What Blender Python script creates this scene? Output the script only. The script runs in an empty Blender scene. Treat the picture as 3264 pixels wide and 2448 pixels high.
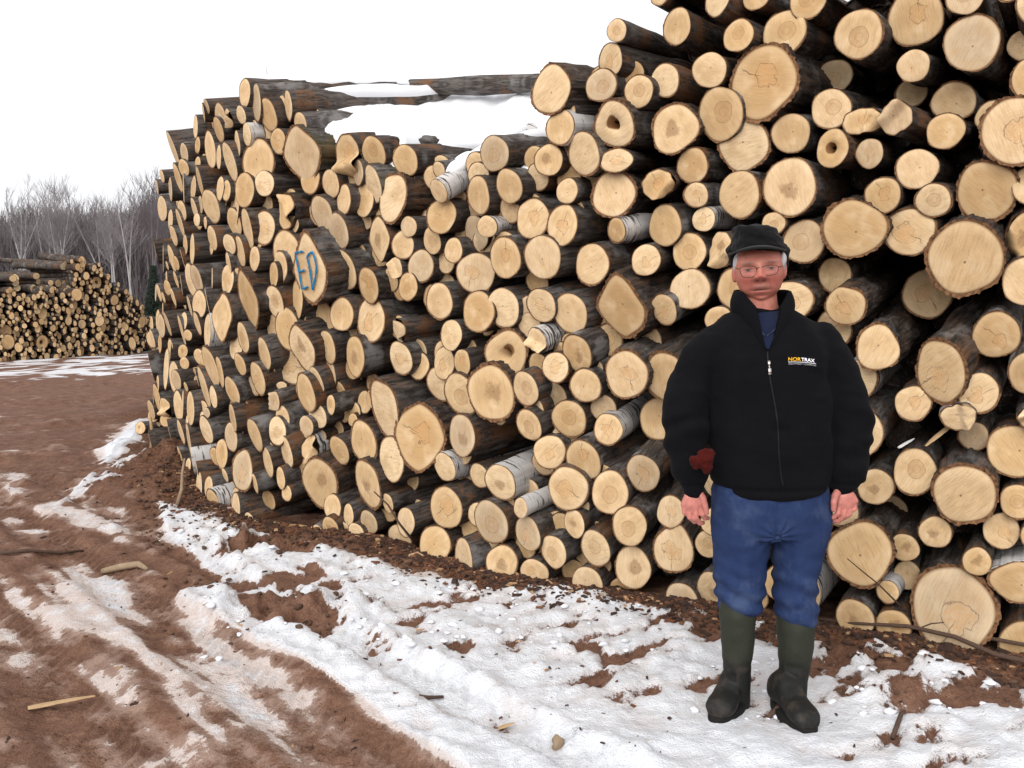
import bpy, bmesh, math, random
import numpy as np
from mathutils import Vector, Matrix
from mathutils.bvhtree import BVHTree

random.seed(7)
RNG = np.random.default_rng(7)
SC = bpy.context.scene
COL = SC.collection
R = math.radians

# ---------------------------------------------------------------- survey of the log ends
# each sheet: (origin x, origin y, metres-free scale); each entry: left top right bottom flags
# r ring  s crack  o brown rot  h hole  w birch bark  t thick bark  T very thick  P lozenge  x broken  b set back  B deep  m moss  f forward
SHEETS = {
'A': (450, 150, .31646, """
1003 330 1082 590 |1095 390 1225 725 |1205 535 1357 830 |1430 452 1535 725 s|1560 665 1650 870 |632 528 685 668 |608 575 650 742
767 580 833 860 |860 625 915 810 x|970 600 1042 765 |740 715 820 950 |528 700 566 910 |545 915 590 1060 |665 870 725 1200 |930 855 1010 1090
1012 775 1118 985 w|1205 790 1350 985 b|1330 830 1432 1068 s|762 995 800 1218 |848 975 940 1330 |985 990 1030 1180 b|1062 950 1300 1370 t
1470 825 1765 1328 TPm|315 870 332 1195 |410 975 455 1160 |392 1135 463 1300 |540 1110 600 1230 |550 1210 632 1510 |352 1185 390 1450
195 1240 222 1360 |143 1345 180 1470 |262 1322 328 1540 |402 1290 455 1550 |500 1310 550 1530 |768 1312 822 1535 |820 1352 895 1540 s
888 1305 1010 1760 b|968 1280 1112 1600 |1168 1255 1313 1490 |1620 1190 1780 1460 |1825 1242 1995 1505 |970 1155 1028 1300 b
"""),
'B': (450, 600, .31646, """
1215 70 1330 240 b|630 25 775 335 |510 105 575 345 |565 85 630 245 b|383 135 437 318 |540 255 580 380 |625 290 668 405 |268 222 322 420 |300 385 352 570
370 215 415 480 |410 475 478 660 |478 472 550 760 |685 385 745 615 |875 210 1000 470 b|1005 220 1135 590 |1120 350 1240 600 |1155 245 1320 550 s
1330 280 1465 530 b|1370 75 1550 390 x|1490 285 1588 440 |1740 90 1902 412 |1912 270 2060 595 r|835 470 940 660 |940 490 1055 780 |845 655 915 870
1085 595 1198 820 r|1370 450 1560 860 |1545 500 1850 1150 TPF|1325 645 1480 930 |1285 755 1385 990 |825 780 915 1050 s|950 815 1050 1080 b
985 840 1170 1385 TPf|470 775 545 1075 |520 785 597 1045 r|697 810 735 1005 |410 615 445 870 |388 865 430 1070 |236 840 275 1000 |242 930 285 1070
305 1010 340 1180 |342 840 360 1000 |465 1090 512 1285 |535 1045 632 1290 |640 1010 695 1275 |730 1080 895 1515 tPf|620 1280 715 1605 wf
1285 995 1408 1295 r|1510 940 1640 1290 |1615 1115 1935 1500 b|1390 1230 1560 1610 |1255 1280 1420 1565 b|1515 1385 1728 1837 oPtf
962 1365 1090 1645 r|905 1490 1000 1720 b|1170 1520 1312 1812 |540 1255 590 1470 |372 1285 445 1575 |410 1255 450 1420 |440 1430 500 1530 
248 1255 283 1480 |155 1230 180 1420 |183 1280 218 1495 |205 1155 232 1275 |215 1050 235 1150 |170 975 190 1130 |200 580 245 830 |250 740 275 820 
270 600 300 740 |300 580 318 830 |335 690 370 820 |145 530 165 740 |140 975 155 1130 |280 1530 305 1659 |180 1480 195 1650 |100 1430 125 1600 
70 1450 135 1600 b|180 90 240 320 |80 1440 130 1300 b
"""),
'C': (450, 1050, .31646, """
375 160 462 285 o|400 285 470 395 |300 340 365 620 |325 415 382 600 |432 535 470 625 |598 390 668 770 |350 632 393 905 |395 625 440 885 
472 645 520 950 |195 700 300 880 x|145 470 190 620 |145 560 180 825 |90 235 120 500 |540 200 630 350 |600 230 660 360 |640 185 760 560 
740 285 845 565 r|955 250 1040 455 |1100 340 1250 645 s|1395 140 1650 525 sb|1705 390 1832 648 |1560 460 1760 820 |860 490 975 750 s
708 580 745 785 |875 760 970 1018 r|1310 630 1400 810 x|1375 785 1475 998 s|1300 895 1440 1150 r|1710 745 1843 985 |1870 670 1950 845 r
1612 880 1715 1065 |612 885 697 1140 |620 790 695 890 |868 955 942 1213 |1080 910 1210 1215 |1395 1095 1537 1378 r|1920 1085 2075 1350 r
1612 1070 1790 1320 xw|1600 1310 1690 1520 b|1670 1320 1935 1775 to|1210 1195 1340 1480 |940 1240 1100 1605 ts|1355 1400 1455 1600 
1420 1580 1510 1720 |755 1120 865 1378 r|710 1195 780 1360 b|495 1205 540 1445 w|450 1305 495 1450 |440 965 518 1240 |553 1335 580 1480 
825 1400 865 1535 |1105 1460 1185 1640 |383 920 418 1145 |273 915 300 1115 |445 870 478 1010 |390 1180 402 1370 |80 720 120 900 |118 630 135 750 
90 1020 110 1220 |240 210 262 580 |555 400 572 570 |285 110 305 300 |1370 530 1460 610 b
"""),
'O': (0, 1150, .3617, """
1715 990 1795 1210 |1805 1030 1870 1200 |1840 1140 1920 1340 w|2030 1175 2125 1430 |2155 1340 2240 1470 |1195 545 1275 640 o
"""),
'D': (1000, 150, .3617, """
232 785 405 1130 sx|335 1000 445 1210 |440 795 615 1065 r|455 1050 590 1365 m|580 1125 805 1530 tf|720 870 895 1125 |200 1225 330 1460 
365 1210 522 1490 r|565 1370 730 1600 b|1058 1010 1150 1158 |1030 1170 1172 1370 wFu|1010 1345 1240 1635 |1490 785 1695 1090 r|1345 1145 1560 1465 
1612 1075 1832 1375 
"""),
'E': (1000, 700, .3617, """
470 -20 685 355 oP|782 -25 890 150 |1322 -30 1540 270 b|1450 -30 1605 155 w|200 280 355 608 |398 435 570 722 s|165 705 328 968 |385 705 622 1060 s
708 110 862 338 |960 75 1125 300 r|1145 168 1315 375 |670 335 780 512 x|845 280 1040 540 |745 475 915 708 r|1285 300 1570 640 s|1545 165 1832 510 s
985 570 1230 865 |1322 640 1580 980 |1550 610 1790 942 |700 880 820 1085 x|1118 890 1305 1145 |670 1085 865 1355 s|45 990 198 1255 |55 1200 195 1470 sb
275 1040 455 1370 o|275 1240 400 1400 b|1070 1130 1225 1400 sb|1228 1150 1388 1368 s|840 1180 1010 1395 b|1535 990 1860 1370 ht|1010 1310 1220 1590 b
1175 1365 1415 1715 r|1395 1290 1728 1765 to|1750 1340 1985 1640 r|470 1495 560 1650 b|490 1420 760 1905 Tf
"""),
'F': (1000, 1250, .3617, """
315 265 560 612 t|310 195 380 300 b|735 115 1118 675 TPsf|565 405 805 770 |1182 210 1430 555 o|1795 155 1998 425 r|1072 540 1240 780 w|1520 640 1770 945 wo
1950 385 2205 670 s|360 612 595 1005 ot|105 915 225 1118 |262 995 350 1165 |415 1048 555 1245 s|600 895 705 1062 |735 1030 888 1262 |1055 845 1275 1190 s
1435 960 1690 1330 r|1760 935 1885 1108 wf|1770 1100 2005 1395 s|95 1105 200 1300 o|0 1170 75 1290 |305 1160 440 1290 |660 1175 855 1370 b
940 1190 1192 1500 |1230 1295 1412 1610 |1530 1360 1785 1640 o
"""),
'G': (1650, 0, .3617, """
140 580 450 1000 t|795 170 950 368 r|715 385 925 670 s|610 610 860 890 r|915 540 1110 745 rb|955 665 1180 945 r|1190 565 1410 850 |1548 465 1835 768 
1275 75 1535 390 |1825 165 2065 460 r|1175 -100 1320 48 |1645 -170 1880 140 |1990 -180 2220 88 |1868 400 2460 1045 Tsf|250 975 500 1270 w
690 895 1020 1300 hot|440 1170 728 1540 |160 1275 385 1545 o|730 1315 1010 1515 s|1190 920 1580 1350 ot|1595 770 1985 1235 r|1765 1045 2210 1500 t|1400 1305 1680 1615 
1300 -330 1600 -60 |1640 -420 1880 -180 |2000 -400 2240 -190 
"""),
'H': (1650, 550, .3617, """
345 55 525 270 |655 -5 1035 385 t|1105 -20 1390 240 xs|1478 90 1670 305 s|1765 -10 2140 392 |0 240 265 575 s|260 290 530 630 s|790 400 955 615 w
1148 285 1450 650 |1548 305 1730 520 sw|85 555 355 935 |510 630 800 985 |1010 640 1250 905 s|1362 535 1658 858 r|1665 525 1905 830 xo|1345 860 1690 1195 
1752 850 2080 1205 r|695 905 1130 1470 TPf|1185 1070 1400 1345 s|90 1020 330 1320 s|340 1065 590 1415 |105 1370 240 1600 xw|1645 1180 1900 1420 
405 1430 645 1755 o|700 1345 905 1615 sb|1040 1360 1265 1620 bs
"""),
'I': (1650, 1100, .3617, """
215 65 450 325 s|795 55 1120 465 st|1125 60 1500 530 t|468 215 730 500 |312 485 595 810 r|670 615 925 870 sw|1085 470 1430 825 b|448 835 715 1190 s
290 1080 600 1450 s|655 1120 970 1475 r|972 965 1240 1290 s|1225 1335 1470 1600 st|405 1455 595 1695 o|848 1430 1125 1760 r
"""),
'J': (1650, 1500, .3617, """
200 570 435 860 r|555 525 818 845 r|865 680 1165 1030 o|1210 500 1538 890 st|1565 530 1800 770 r|35 780 262 1010 s|475 850 750 1120 |820 945 1020 1120 b
1295 1000 1590 1290 |1585 885 1850 1220 o|1600 -60 1770 220 b|1400 -20 1600 200 B|1850 600 2150 900 b|1900 950 2200 1250 b
"""),
'K': (2464, 0, .3617, """
155 -140 460 165 r|-90 88 290 485 r|540 85 965 515 rf|1015 -90 1500 390 s|1525 -200 1860 130 r|1508 135 1995 622 |2150 -150 2450 190 |1960 -250 2190 15 
2065 260 2350 530 b|1095 440 1378 720 |375 530 700 830 Br|1085 690 1360 935 B|340 785 680 1130 r|610 955 980 1200 xs|960 890 1220 1195 x|0 1005 315 1345 
380 1140 665 1475 h|730 1225 975 1480 s|1400 730 1785 1060 b|1355 998 1685 1310 |1780 890 2100 1160 b|1820 865 2500 1440 Tsf|2105 520 2400 860 t
1085 1318 1455 1655 |1610 1430 2150 1945 T|480 -420 800 -130 |820 -380 1100 -110 |1130 -440 1480 -130 |1900 -560 2200 -290 |2100 1460 2500 1800 
"""),
'L': (2464, 550, .3617, """
-90 -125 380 378 o|815 45 1125 355 s|1260 100 1565 388 r|450 245 980 745 Tf|990 322 1410 722 s|90 425 450 790 r|1370 425 2015 1080 Tf|2060 370 2400 745 ox
2020 745 2500 1165 |400 755 690 1050 b|1155 850 1580 1270 Bs|470 1010 810 1345 stf|-80 970 348 1290 s|385 1210 690 1530 b|735 1355 1110 1735 t
1250 1485 1705 2020 Tsf|1760 1235 2175 1630 s|-100 350 112 545 r|2180 0 2500 330 
"""),
'M': (2464, 1100, .3617, """
2080 60 2420 430 |1635 255 1990 585 s|1080 365 1385 660 s|1480 500 1790 745 xwf|1635 680 1905 925 b|1880 725 2400 1145 |1060 925 1435 1305 r
1415 1050 1960 1580 Tf|745 1100 1060 1395 o|925 1330 1175 1585 B|560 130 905 480 w|560 560 965 970 |2000 1240 2320 1520 r|2150 500 2500 760 x|450 1340 750 1600 
"""),
'N': (2464, 1600, .3617, """
500 185 1040 725 Tf|1030 285 1290 520 o|1290 130 1570 405 o|1395 300 1605 525 B|1850 110 2175 400 s|1675 405 1920 645 o|1920 530 2400 885 wt|1060 530 1305 765 b
910 695 1110 885 w|1225 600 1940 1330 Tsf|555 855 890 1190 o|905 960 1215 1230 o|1990 1050 2500 1500 |200 640 415 960 wb|2180 180 2500 420 
"""),
}
# ---------------------------------------------------------------- camera and the survey's line of sight
CAMH, PITCH, FOC = 1.55, R(5.04), 3172.5
CP, SP = math.cos(PITCH), math.sin(PITCH)
def sight(px, py):
    a, b = (px - 1632) / FOC, -(py - 1224) / FOC
    return Vector((a, CP + b * SP, -SP + b * CP))
CAM = Vector((0, 0, CAMH))
def at_y(px, py, Y):
    d = sight(px, py); return CAM + d * (Y / d.y)
def on_ground(px, py, z=0.0):
    d = sight(px, py); return CAM + d * ((z - CAMH) / d.z)
def image_of(p):
    q = Vector(p) - CAM
    f = q.y * CP - q.z * SP; u = q.y * SP + q.z * CP
    return 1632 + FOC * q.x / f, 1224 - FOC * u / f

cam = bpy.data.cameras.new('camera'); cam.sensor_width = 36; cam.lens = FOC * 36 / 3264; cam.clip_end = 2000; cam.clip_start = .05
camo = bpy.data.objects.new('camera', cam); COL.objects.link(camo)
camo.location = CAM; camo.rotation_euler = (math.pi / 2 - PITCH, 0, 0); SC.camera = camo

# ---------------------------------------------------------------- object helpers
def tag(o, label=None, cat=None, group=None, kind=None):
    if label: o['label'] = label
    if cat: o['category'] = cat
    if group: o['group'] = group
    if kind: o['kind'] = kind
    return o
def link(name, me, parent=None):
    o = bpy.data.objects.new(name, me); COL.objects.link(o)
    if parent: o.parent = parent
    return o
def empty(name, loc=(0, 0, 0)):
    o = bpy.data.objects.new(name, None); COL.objects.link(o); o.location = loc; o.empty_display_size = .1
    return o
class MB:
    """collects vertices, faces, uvs, a random value per vertex and material slots, links ONE mesh"""
    def __init__(s): s.v = []; s.f = []; s.uv = []; s.rnd = []; s.mi = []
    def add(s, verts, faces, uvs=None, rnd=0.5, mi=0):
        b = len(s.v); s.v.extend([tuple(p) for p in verts]); s.f.extend([tuple(i + b for i in f) for f in faces])
        s.uv.extend(uvs if uvs is not None else [(0, 0)] * len(verts)); s.rnd.extend([rnd] * len(verts)); s.mi.extend([mi] * len(faces))
    def mesh(s, name, mats, smooth=True):
        me = bpy.data.meshes.new(name); me.from_pydata(s.v, [], s.f)
        for m in mats: me.materials.append(m)
        me.polygons.foreach_set('material_index', s.mi)
        me.polygons.foreach_set('use_smooth', [smooth] * len(s.f))
        li = np.empty(len(me.loops), np.int32); me.loops.foreach_get('vertex_index', li)
        uvl = me.uv_layers.new(name='UVMap'); uvl.data.foreach_set('uv', np.array(s.uv, np.float32)[li].ravel())
        at = me.attributes.new('rnd', 'FLOAT', 'POINT'); at.data.foreach_set('value', np.array(s.rnd, np.float32))
        me.update(); return me
    def link(s, name, mats, parent=None, smooth=True): return link(name, s.mesh(name, mats, smooth), parent)
def tube(mb, pts, rad, n=6, rnd=.5, mi=0, cap=True):
    pts = [Vector(p) for p in pts]; vs = []; uv = []; L = 0; a = None
    for i, p in enumerate(pts):
        t = (pts[min(i + 1, len(pts) - 1)] - pts[max(i - 1, 0)]).normalized()
        if a is None: a = t.cross(Vector((0, 0, 1)) if abs(t.z) < .9 else Vector((1, 0, 0)))
        a = (a - t * a.dot(t)).normalized(); b = t.cross(a)
        r = rad[i] if hasattr(rad, '__len__') else rad
        if i: L += (p - pts[i - 1]).length
        for k in range(n):
            th = 2 * math.pi * k / n; vs.append(p + (a * math.cos(th) + b * math.sin(th)) * r); uv.append((k / n, L))
    fs = [(i * n + k, i * n + (k + 1) % n, (i + 1) * n + (k + 1) % n, (i + 1) * n + k) for i in range(len(pts) - 1) for k in range(n)]
    if cap: fs += [tuple(range(n - 1, -1, -1)), tuple((len(pts) - 1) * n + k for k in range(n))]
    mb.add(vs, fs, uv, rnd, mi)

# ---------------------------------------------------------------- numpy noise
def _hash(ix, iy, iz, seed):
    h = (ix.astype(np.int64) * 374761393 + iy.astype(np.int64) * 668265263 + iz.astype(np.int64) * 2147483647 + seed * 974634777) & 0x7fffffff
    h = ((h ^ (h >> 13)) * 1274126177) & 0x7fffffff
    h = h ^ (h >> 16)
    return (h & 0xffff) / 65535.0
def noise3(x, y, z, seed=0):
    x, y, z = np.broadcast_arrays(np.asarray(x, float), np.asarray(y, float), np.asarray(z, float))
    ix, iy, iz = np.floor(x), np.floor(y), np.floor(z); fx, fy, fz = x - ix, y - iy, z - iz
    fx, fy, fz = [t * t * (3 - 2 * t) for t in (fx, fy, fz)]
    ix, iy, iz = [t.astype(np.int64) for t in (ix, iy, iz)]
    o = 0
    for a in (0, 1):
        for b in (0, 1):
            for c in (0, 1):
                o = o + _hash(ix + a, iy + b, iz + c, seed) * (fx if a else 1 - fx) * (fy if b else 1 - fy) * (fz if c else 1 - fz)
    return o - .5
def fbm(x, y, z=0.0, oct=4, seed=0, gain=.5):
    o, a, f = 0, 1.0, 1.0
    for k in range(oct):
        o = o + a * noise3(np.asarray(x) * f, np.asarray(y) * f, np.asarray(z) * f, seed + k * 17); a *= gain; f *= 2.03
    return o

# ---------------------------------------------------------------- node helper
class NT:
    def __init__(s, name):
        s.m = bpy.data.materials.new(name); s.m.use_nodes = True; s.t = s.m.node_tree; s.n = s.t.nodes; s.l = s.t.links
        s.b = s.n['Principled BSDF']; s.b.inputs['Specular IOR Level'].default_value = .25
    def new(s, typ, **kw):
        nd = s.n.new(typ)
        for k, v in kw.items(): setattr(nd, k, v)
        return nd
    def put(s, sock, v):
        if isinstance(v, bpy.types.NodeSocket): s.l.new(v, sock)
        elif v is not None:
            if hasattr(sock.default_value, '__len__') and not hasattr(v, '__len__'): v = (v,) * len(sock.default_value)
            if hasattr(v, '__len__') and len(v) == 3 and len(sock.default_value) == 4: v = (*v, 1)
            sock.default_value = v
    def math(s, op, a, b=None, c=None, clamp=False):
        nd = s.new('ShaderNodeMath', operation=op, use_clamp=clamp)
        for i, v in enumerate((a, b, c)):
            if v is not None: s.put(nd.inputs[i], v)
        return nd.outputs[0]
    def vmath(s, op, a, b=None):
        nd = s.new('ShaderNodeVectorMath', operation=op); s.put(nd.inputs[0], a)
        if b is not None: s.put(nd.inputs[1], b)
        return nd.outputs['Value'] if op in ('LENGTH', 'DOT_PRODUCT') else nd.outputs[0]
    def mix(s, f, a, b, blend='MIX'):
        nd = s.new('ShaderNodeMix', data_type='RGBA', blend_type=blend); s.put(nd.inputs[0], f); s.put(nd.inputs[6], a); s.put(nd.inputs[7], b)
        return nd.outputs[2]
    def noise(s, vec, scale, detail=3, rough=.55, dist=0, w=None):
        nd = s.new('ShaderNodeTexNoise', noise_dimensions='4D' if w is not None else '3D'); s.put(nd.inputs['Vector'], vec)
        if w is not None: s.put(nd.inputs['W'], w)
        nd.inputs['Scale'].default_value = scale; nd.inputs['Detail'].default_value = detail; nd.inputs['Roughness'].default_value = rough; nd.inputs['Distortion'].default_value = dist
        return nd.outputs[0]
    def ramp(s, f, stops, interp='LINEAR'):
        nd = s.new('ShaderNodeValToRGB'); s.put(nd.inputs[0], f); e = nd.color_ramp; e.interpolation = interp
        while len(e.elements) > 1: e.elements.remove(e.elements[-1])
        e.elements[0].position = stops[0][0]; c = stops[0][1]; e.elements[0].color = (*c, 1) if hasattr(c, '__len__') else (c, c, c, 1)
        for p, c in stops[1:]:
            el = e.elements.new(p); el.color = (*c, 1) if hasattr(c, '__len__') else (c, c, c, 1)
        return nd.outputs[0]
    def step(s, v, lo, hi):
        nd = s.new('ShaderNodeMapRange', interpolation_type='SMOOTHSTEP'); s.put(nd.inputs[0], v); nd.inputs[1].default_value = lo; nd.inputs[2].default_value = hi
        return nd.outputs[0]
    def attr(s, name, out='Fac'):
        return s.new('ShaderNodeAttribute', attribute_name=name).outputs[out]
    def obj(s): return s.new('ShaderNodeTexCoord').outputs['Object']
    def uv(s): return s.new('ShaderNodeTexCoord').outputs['UV']
    def scale(s, v, sc):
        nd = s.new('ShaderNodeMapping'); s.put(nd.inputs[0], v); nd.inputs['Scale'].default_value = sc; return nd.outputs[0]
    def bump(s, h, strength=.5, dist=.01):
        nd = s.new('ShaderNodeBump'); nd.inputs['Strength'].default_value = strength; nd.inputs['Distance'].default_value = dist
        s.put(nd.inputs['Height'], h); s.l.new(nd.outputs[0], s.b.inputs['Normal'])
    def done(s, col, rough=.85, spec=None):
        s.put(s.b.inputs['Base Color'], col); s.put(s.b.inputs['Roughness'], rough)
        if spec is not None: s.b.inputs['Specular IOR Level'].default_value = spec
        return s.m

def flat(name, col, rough=.8, metal=0, spec=.25, vary=.15, sc=40):
    t = NT(name); n = t.noise(t.obj(), sc, 4)
    c = t.mix(n, [k * (1 - vary) for k in col], [min(1, k * (1 + vary)) for k in col])
    t.b.inputs['Metallic'].default_value = metal
    return t.done(c, rough, spec)

# ---------------------------------------------------------------- wood materials
def cut_wood(kind):
    t = NT('cut_wood_' + kind); uv = t.uv(); rnd = t.attr('rnd')
    sep = t.new('ShaderNodeSeparateXYZ'); t.put(sep.inputs[0], uv); u, v = sep.outputs[0], sep.outputs[1]
    wob = t.noise(uv, 1.6, 3, w=t.math('MULTIPLY', rnd, 37.0))
    # offset the pith a little from the middle
    pith = t.new('ShaderNodeCombineXYZ')
    t.put(pith.inputs[0], t.math('MULTIPLY', t.math('SINE', t.math('MULTIPLY', rnd, 91.0)), .13)); t.put(pith.inputs[1], t.math('MULTIPLY', t.math('SINE', t.math('MULTIPLY', rnd, 57.0)), .13))
    q = t.vmath('SUBTRACT', uv, pith.outputs[0]); r = t.vmath('LENGTH', q); rim = t.vmath('LENGTH', uv)
    ang = t.new('ShaderNodeMath', operation='ARCTAN2'); s2 = t.new('ShaderNodeSeparateXYZ'); t.put(s2.inputs[0], q); t.put(ang.inputs[0], s2.outputs[1]); t.put(ang.inputs[1], s2.outputs[0])
    rw = t.math('ADD', r, t.math('MULTIPLY', t.math('SUBTRACT', wob, .5), .16))
    base = t.ramp(rnd, [(0, (.46, .29, .135)), (.15, (.56, .375, .19)), (.35, (.63, .44, .245)), (.5, (.72, .545, .34)), (.62, (.60, .42, .235)), (.75, (.67, .48, .285)), (.86, (.45, .345, .23)), (.93, (.52, .345, .17)), (1, (.70, .52, .32))])
    # growth rings, faint
    rings = t.math('SINE', t.math('MULTIPLY', rw, 62.0))
    base = t.mix(t.math('MULTIPLY', t.math('ADD', rings, 1), .045), base, (.36, .22, .10))
    # chainsaw strokes: stretched noise along one direction
    rot = t.new('ShaderNodeMapping', vector_type='POINT'); t.put(rot.inputs[0], uv)
    cr = t.new('ShaderNodeCombineXYZ'); t.put(cr.inputs[2], t.math('MULTIPLY', rnd, 6.0)); t.l.new(cr.outputs[0], rot.inputs['Rotation'])
    saw = t.noise(t.scale(rot.outputs[0], (1.2, 15, 1)), 1.6, 3, .6, w=rnd)
    base = t.mix(t.math('MULTIPLY', t.step(saw, .42, .68), .40), base, (.32, .19, .088))
    blot = t.noise(uv, 1.3, 2, w=t.math('MULTIPLY', rnd, 11.0))
    base = t.mix(t.math('MULTIPLY', t.step(blot, .45, .7), .5), base, (.42, .27, .135))
    base = t.mix(t.math('MULTIPLY', t.step(blot, .5, .25), .28), base, (.83, .68, .48))
    fine = t.noise(uv, 26, 3, .7, w=rnd)
    base = t.mix(t.math('MULTIPLY', t.step(fine, .6, .78), .3), base, (.25, .14, .06))
    grime = t.noise(uv, 3.2, 5, .7, .6, w=t.math('MULTIPLY', rnd, 43.0))
    base = t.mix(t.math('MULTIPLY', t.step(grime, .55, .75), .42), base, (.27, .18, .105))
    # sapwood slightly paler, cambium line dark
    base = t.mix(t.math('MULTIPLY', t.step(rim, .62, .9), .16), base, (.80, .63, .42))
    base = t.mix(t.math('MULTIPLY', t.step(rim, .93, 1.0), .75), base, (.16, .085, .035))
    def line(val, at, w): return t.math('SUBTRACT', 1, t.math('DIVIDE', t.math('ABSOLUTE', t.math('SUBTRACT', val, at)), w), clamp=True)
    if kind == 'ring':
        base = t.mix(t.math('MULTIPLY', t.step(rw, .46, .34), t.math('ADD', .15, t.math('MULTIPLY', blot, .4))), base, (.36, .20, .085))
        base = t.mix(t.math('MULTIPLY', line(rw, .40, .028), t.math('MULTIPLY', t.step(fine, .38, .55), .8)), base, (.17, .095, .05))
        base = t.mix(t.math('MULTIPLY', line(rw, .17, .03), .3), base, (.2, .11, .05))
    if kind == 'crack':
        big = t.noise(t.scale(q, (1, 1, 1)), 1.5, 2, .5, .6, w=t.math('MULTIPLY', rnd, 23.0))
        rs = t.math('ADD', r, t.math('MULTIPLY', t.math('SUBTRACT', big, .5), 1.15))
        heart = t.step(rs, .42, .26)
        speck = t.noise(uv, 14, 4, .7, w=rnd)
        base = t.mix(t.math('MULTIPLY', heart, t.math('MULTIPLY', t.step(speck, .35, .65), .6)), base, (.50, .255, .09))
        base = t.mix(t.math('MULTIPLY', line(rs, t.math('ADD', .30, t.math('MULTIPLY', rnd, .12)), .026), t.math('MULTIPLY', t.step(fine, .36, .52), .75)), base, (.09, .05, .03))
        a2 = t.math('ADD', ang.outputs[0], t.math('SUBTRACT', t.math('MULTIPLY', rnd, 6.0), 3.0))
        crack = t.math('MULTIPLY', line(t.math('ADD', a2, t.math('MULTIPLY', t.math('SUBTRACT', wob, .5), .9)), 0, .055), t.math('MULTIPLY', t.step(r, .95, .6), t.step(r, .0, .1)))
        base = t.mix(t.math('MULTIPLY', crack, .8), base, (.06, .035, .02))
    if kind in ('plain', 'rot'):
        base = t.mix(t.math('MULTIPLY', t.step(r, .055, .02), .8), base, (.14, .07, .035))
        a2 = t.math('ADD', ang.outputs[0], t.math('SUBTRACT', t.math('MULTIPLY', rnd, 6.0), 3.0))
        crack = t.math('MULTIPLY', line(t.math('ADD', a2, t.math('MULTIPLY', t.math('SUBTRACT', wob, .5), 1.2)), 0, .06), t.step(r, .42, .2))
        base = t.mix(t.math('MULTIPLY', crack, .55), base, (.13, .07, .03))
    if kind == 'rot':
        big = t.noise(q, 2.4, 3, .6, w=t.math('MULTIPLY', rnd, 19.0))
        f = t.step(t.math('ADD', r, t.math('MULTIPLY', t.math('SUBTRACT', big, .5), .9)), .42, .2)
        base = t.mix(t.math('MULTIPLY', f, .62), base, (.235, .135, .065))
    if kind == 'hole':
        base = t.mix(t.step(rw, .34, .26), base, (.17, .085, .035))
        base = t.mix(t.step(rw, .12, .08), base, (.012, .008, .006))
    t.bump(t.math('ADD', saw, t.math('MULTIPLY', fine, .5)), .35, .004)
    return t.done(base, .8, .2)
CUT = {k: cut_wood(k) for k in ('plain', 'ring', 'crack', 'rot', 'hole')}

def bark_mat(kind):
    t = NT('bark_' + kind); uv = t.uv(); rnd = t.attr('rnd'); ob = t.obj()
    w = t.math('MULTIPLY', rnd, 31.0)
    if kind == 'birch':
        dash = t.noise(t.scale(uv, (3.2, 60, 1)), 1, 4, .65, .3, w=w)
        big = t.noise(t.scale(uv, (3, 5, 1)), 1, 3, .6, w=w)
        c = t.mix(t.math('MULTIPLY', big, .8), (.62, .60, .58), (.36, .33, .32))
        c = t.mix(t.step(t.math('ADD', dash, t.math('MULTIPLY', t.math('SUBTRACT', big, .5), .45)), .52, .60), c, (.045, .038, .036))
        c = t.mix(t.math('MULTIPLY', t.step(big, .6, .75), .8), c, (.17, .085, .045))
        t.bump(dash, .5, .004)
        return t.done(c, .7, .2)
    fur = t.noise(t.scale(uv, (26, 7, 1)), 1, 5, .7, .8, w=w)
    pat = t.noise(t.scale(uv, (4, 5, 1)), 1, 4, .6, w=w)
    fine = t.noise(t.scale(uv, (60, 60, 1)), 1, 3, .6, w=w)
    tone = t.ramp(rnd, [(0, (.066, .050, .042)), (.35, (.098, .080, .070)), (.65, (.135, .118, .108)), (1, (.078, .054, .041))])
    c = t.mix(t.step(fur, .40, .62), t.mix(.72, tone, (.008, .007, .006)), tone)
    c = t.mix(t.math('MULTIPLY', t.step(t.math('ADD', pat, t.math('MULTIPLY', fine, .25)), .66, .76), .65), c, (.17, .075, .03))
    c = t.mix(t.math('MULTIPLY', t.step(pat, .47, .33), .7), c, (.215, .206, .20))
    if kind == 'moss':
        c = t.mix(t.step(t.math('ADD', pat, t.math('MULTIPLY', fine, .3)), .55, .75), c, t.mix(.45, c, (.040, .048, .014)))
    if kind == 'rugged':
        ridge = t.noise(t.scale(uv, (11, 4, 1)), 1, 4, .7, .8, w=w)
        c = t.mix(t.step(ridge, .44, .6), t.mix(.5, c, (.01, .008, .007)), t.mix(.35, c, (.12, .075, .05)))
        t.bump(t.math('ADD', ridge, fur), .9, .012)
    else: t.bump(t.math('ADD', fur, t.math('MULTIPLY', fine, .3)), .8, .008)
    return t.done(c, .9, .15)
BARK = {k: bark_mat(k) for k in ('dark', 'birch', 'moss', 'rugged')}
def rim_mat():
    t = NT('bark_edge'); n = t.noise(t.obj(), 60, 4)
    return t.done(t.ramp(n, [(.3, (.04, .022, .014)), (.5, (.16, .08, .04)), (.7, (.26, .135, .065))]), .9, .15)
RIM = rim_mat()
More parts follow.
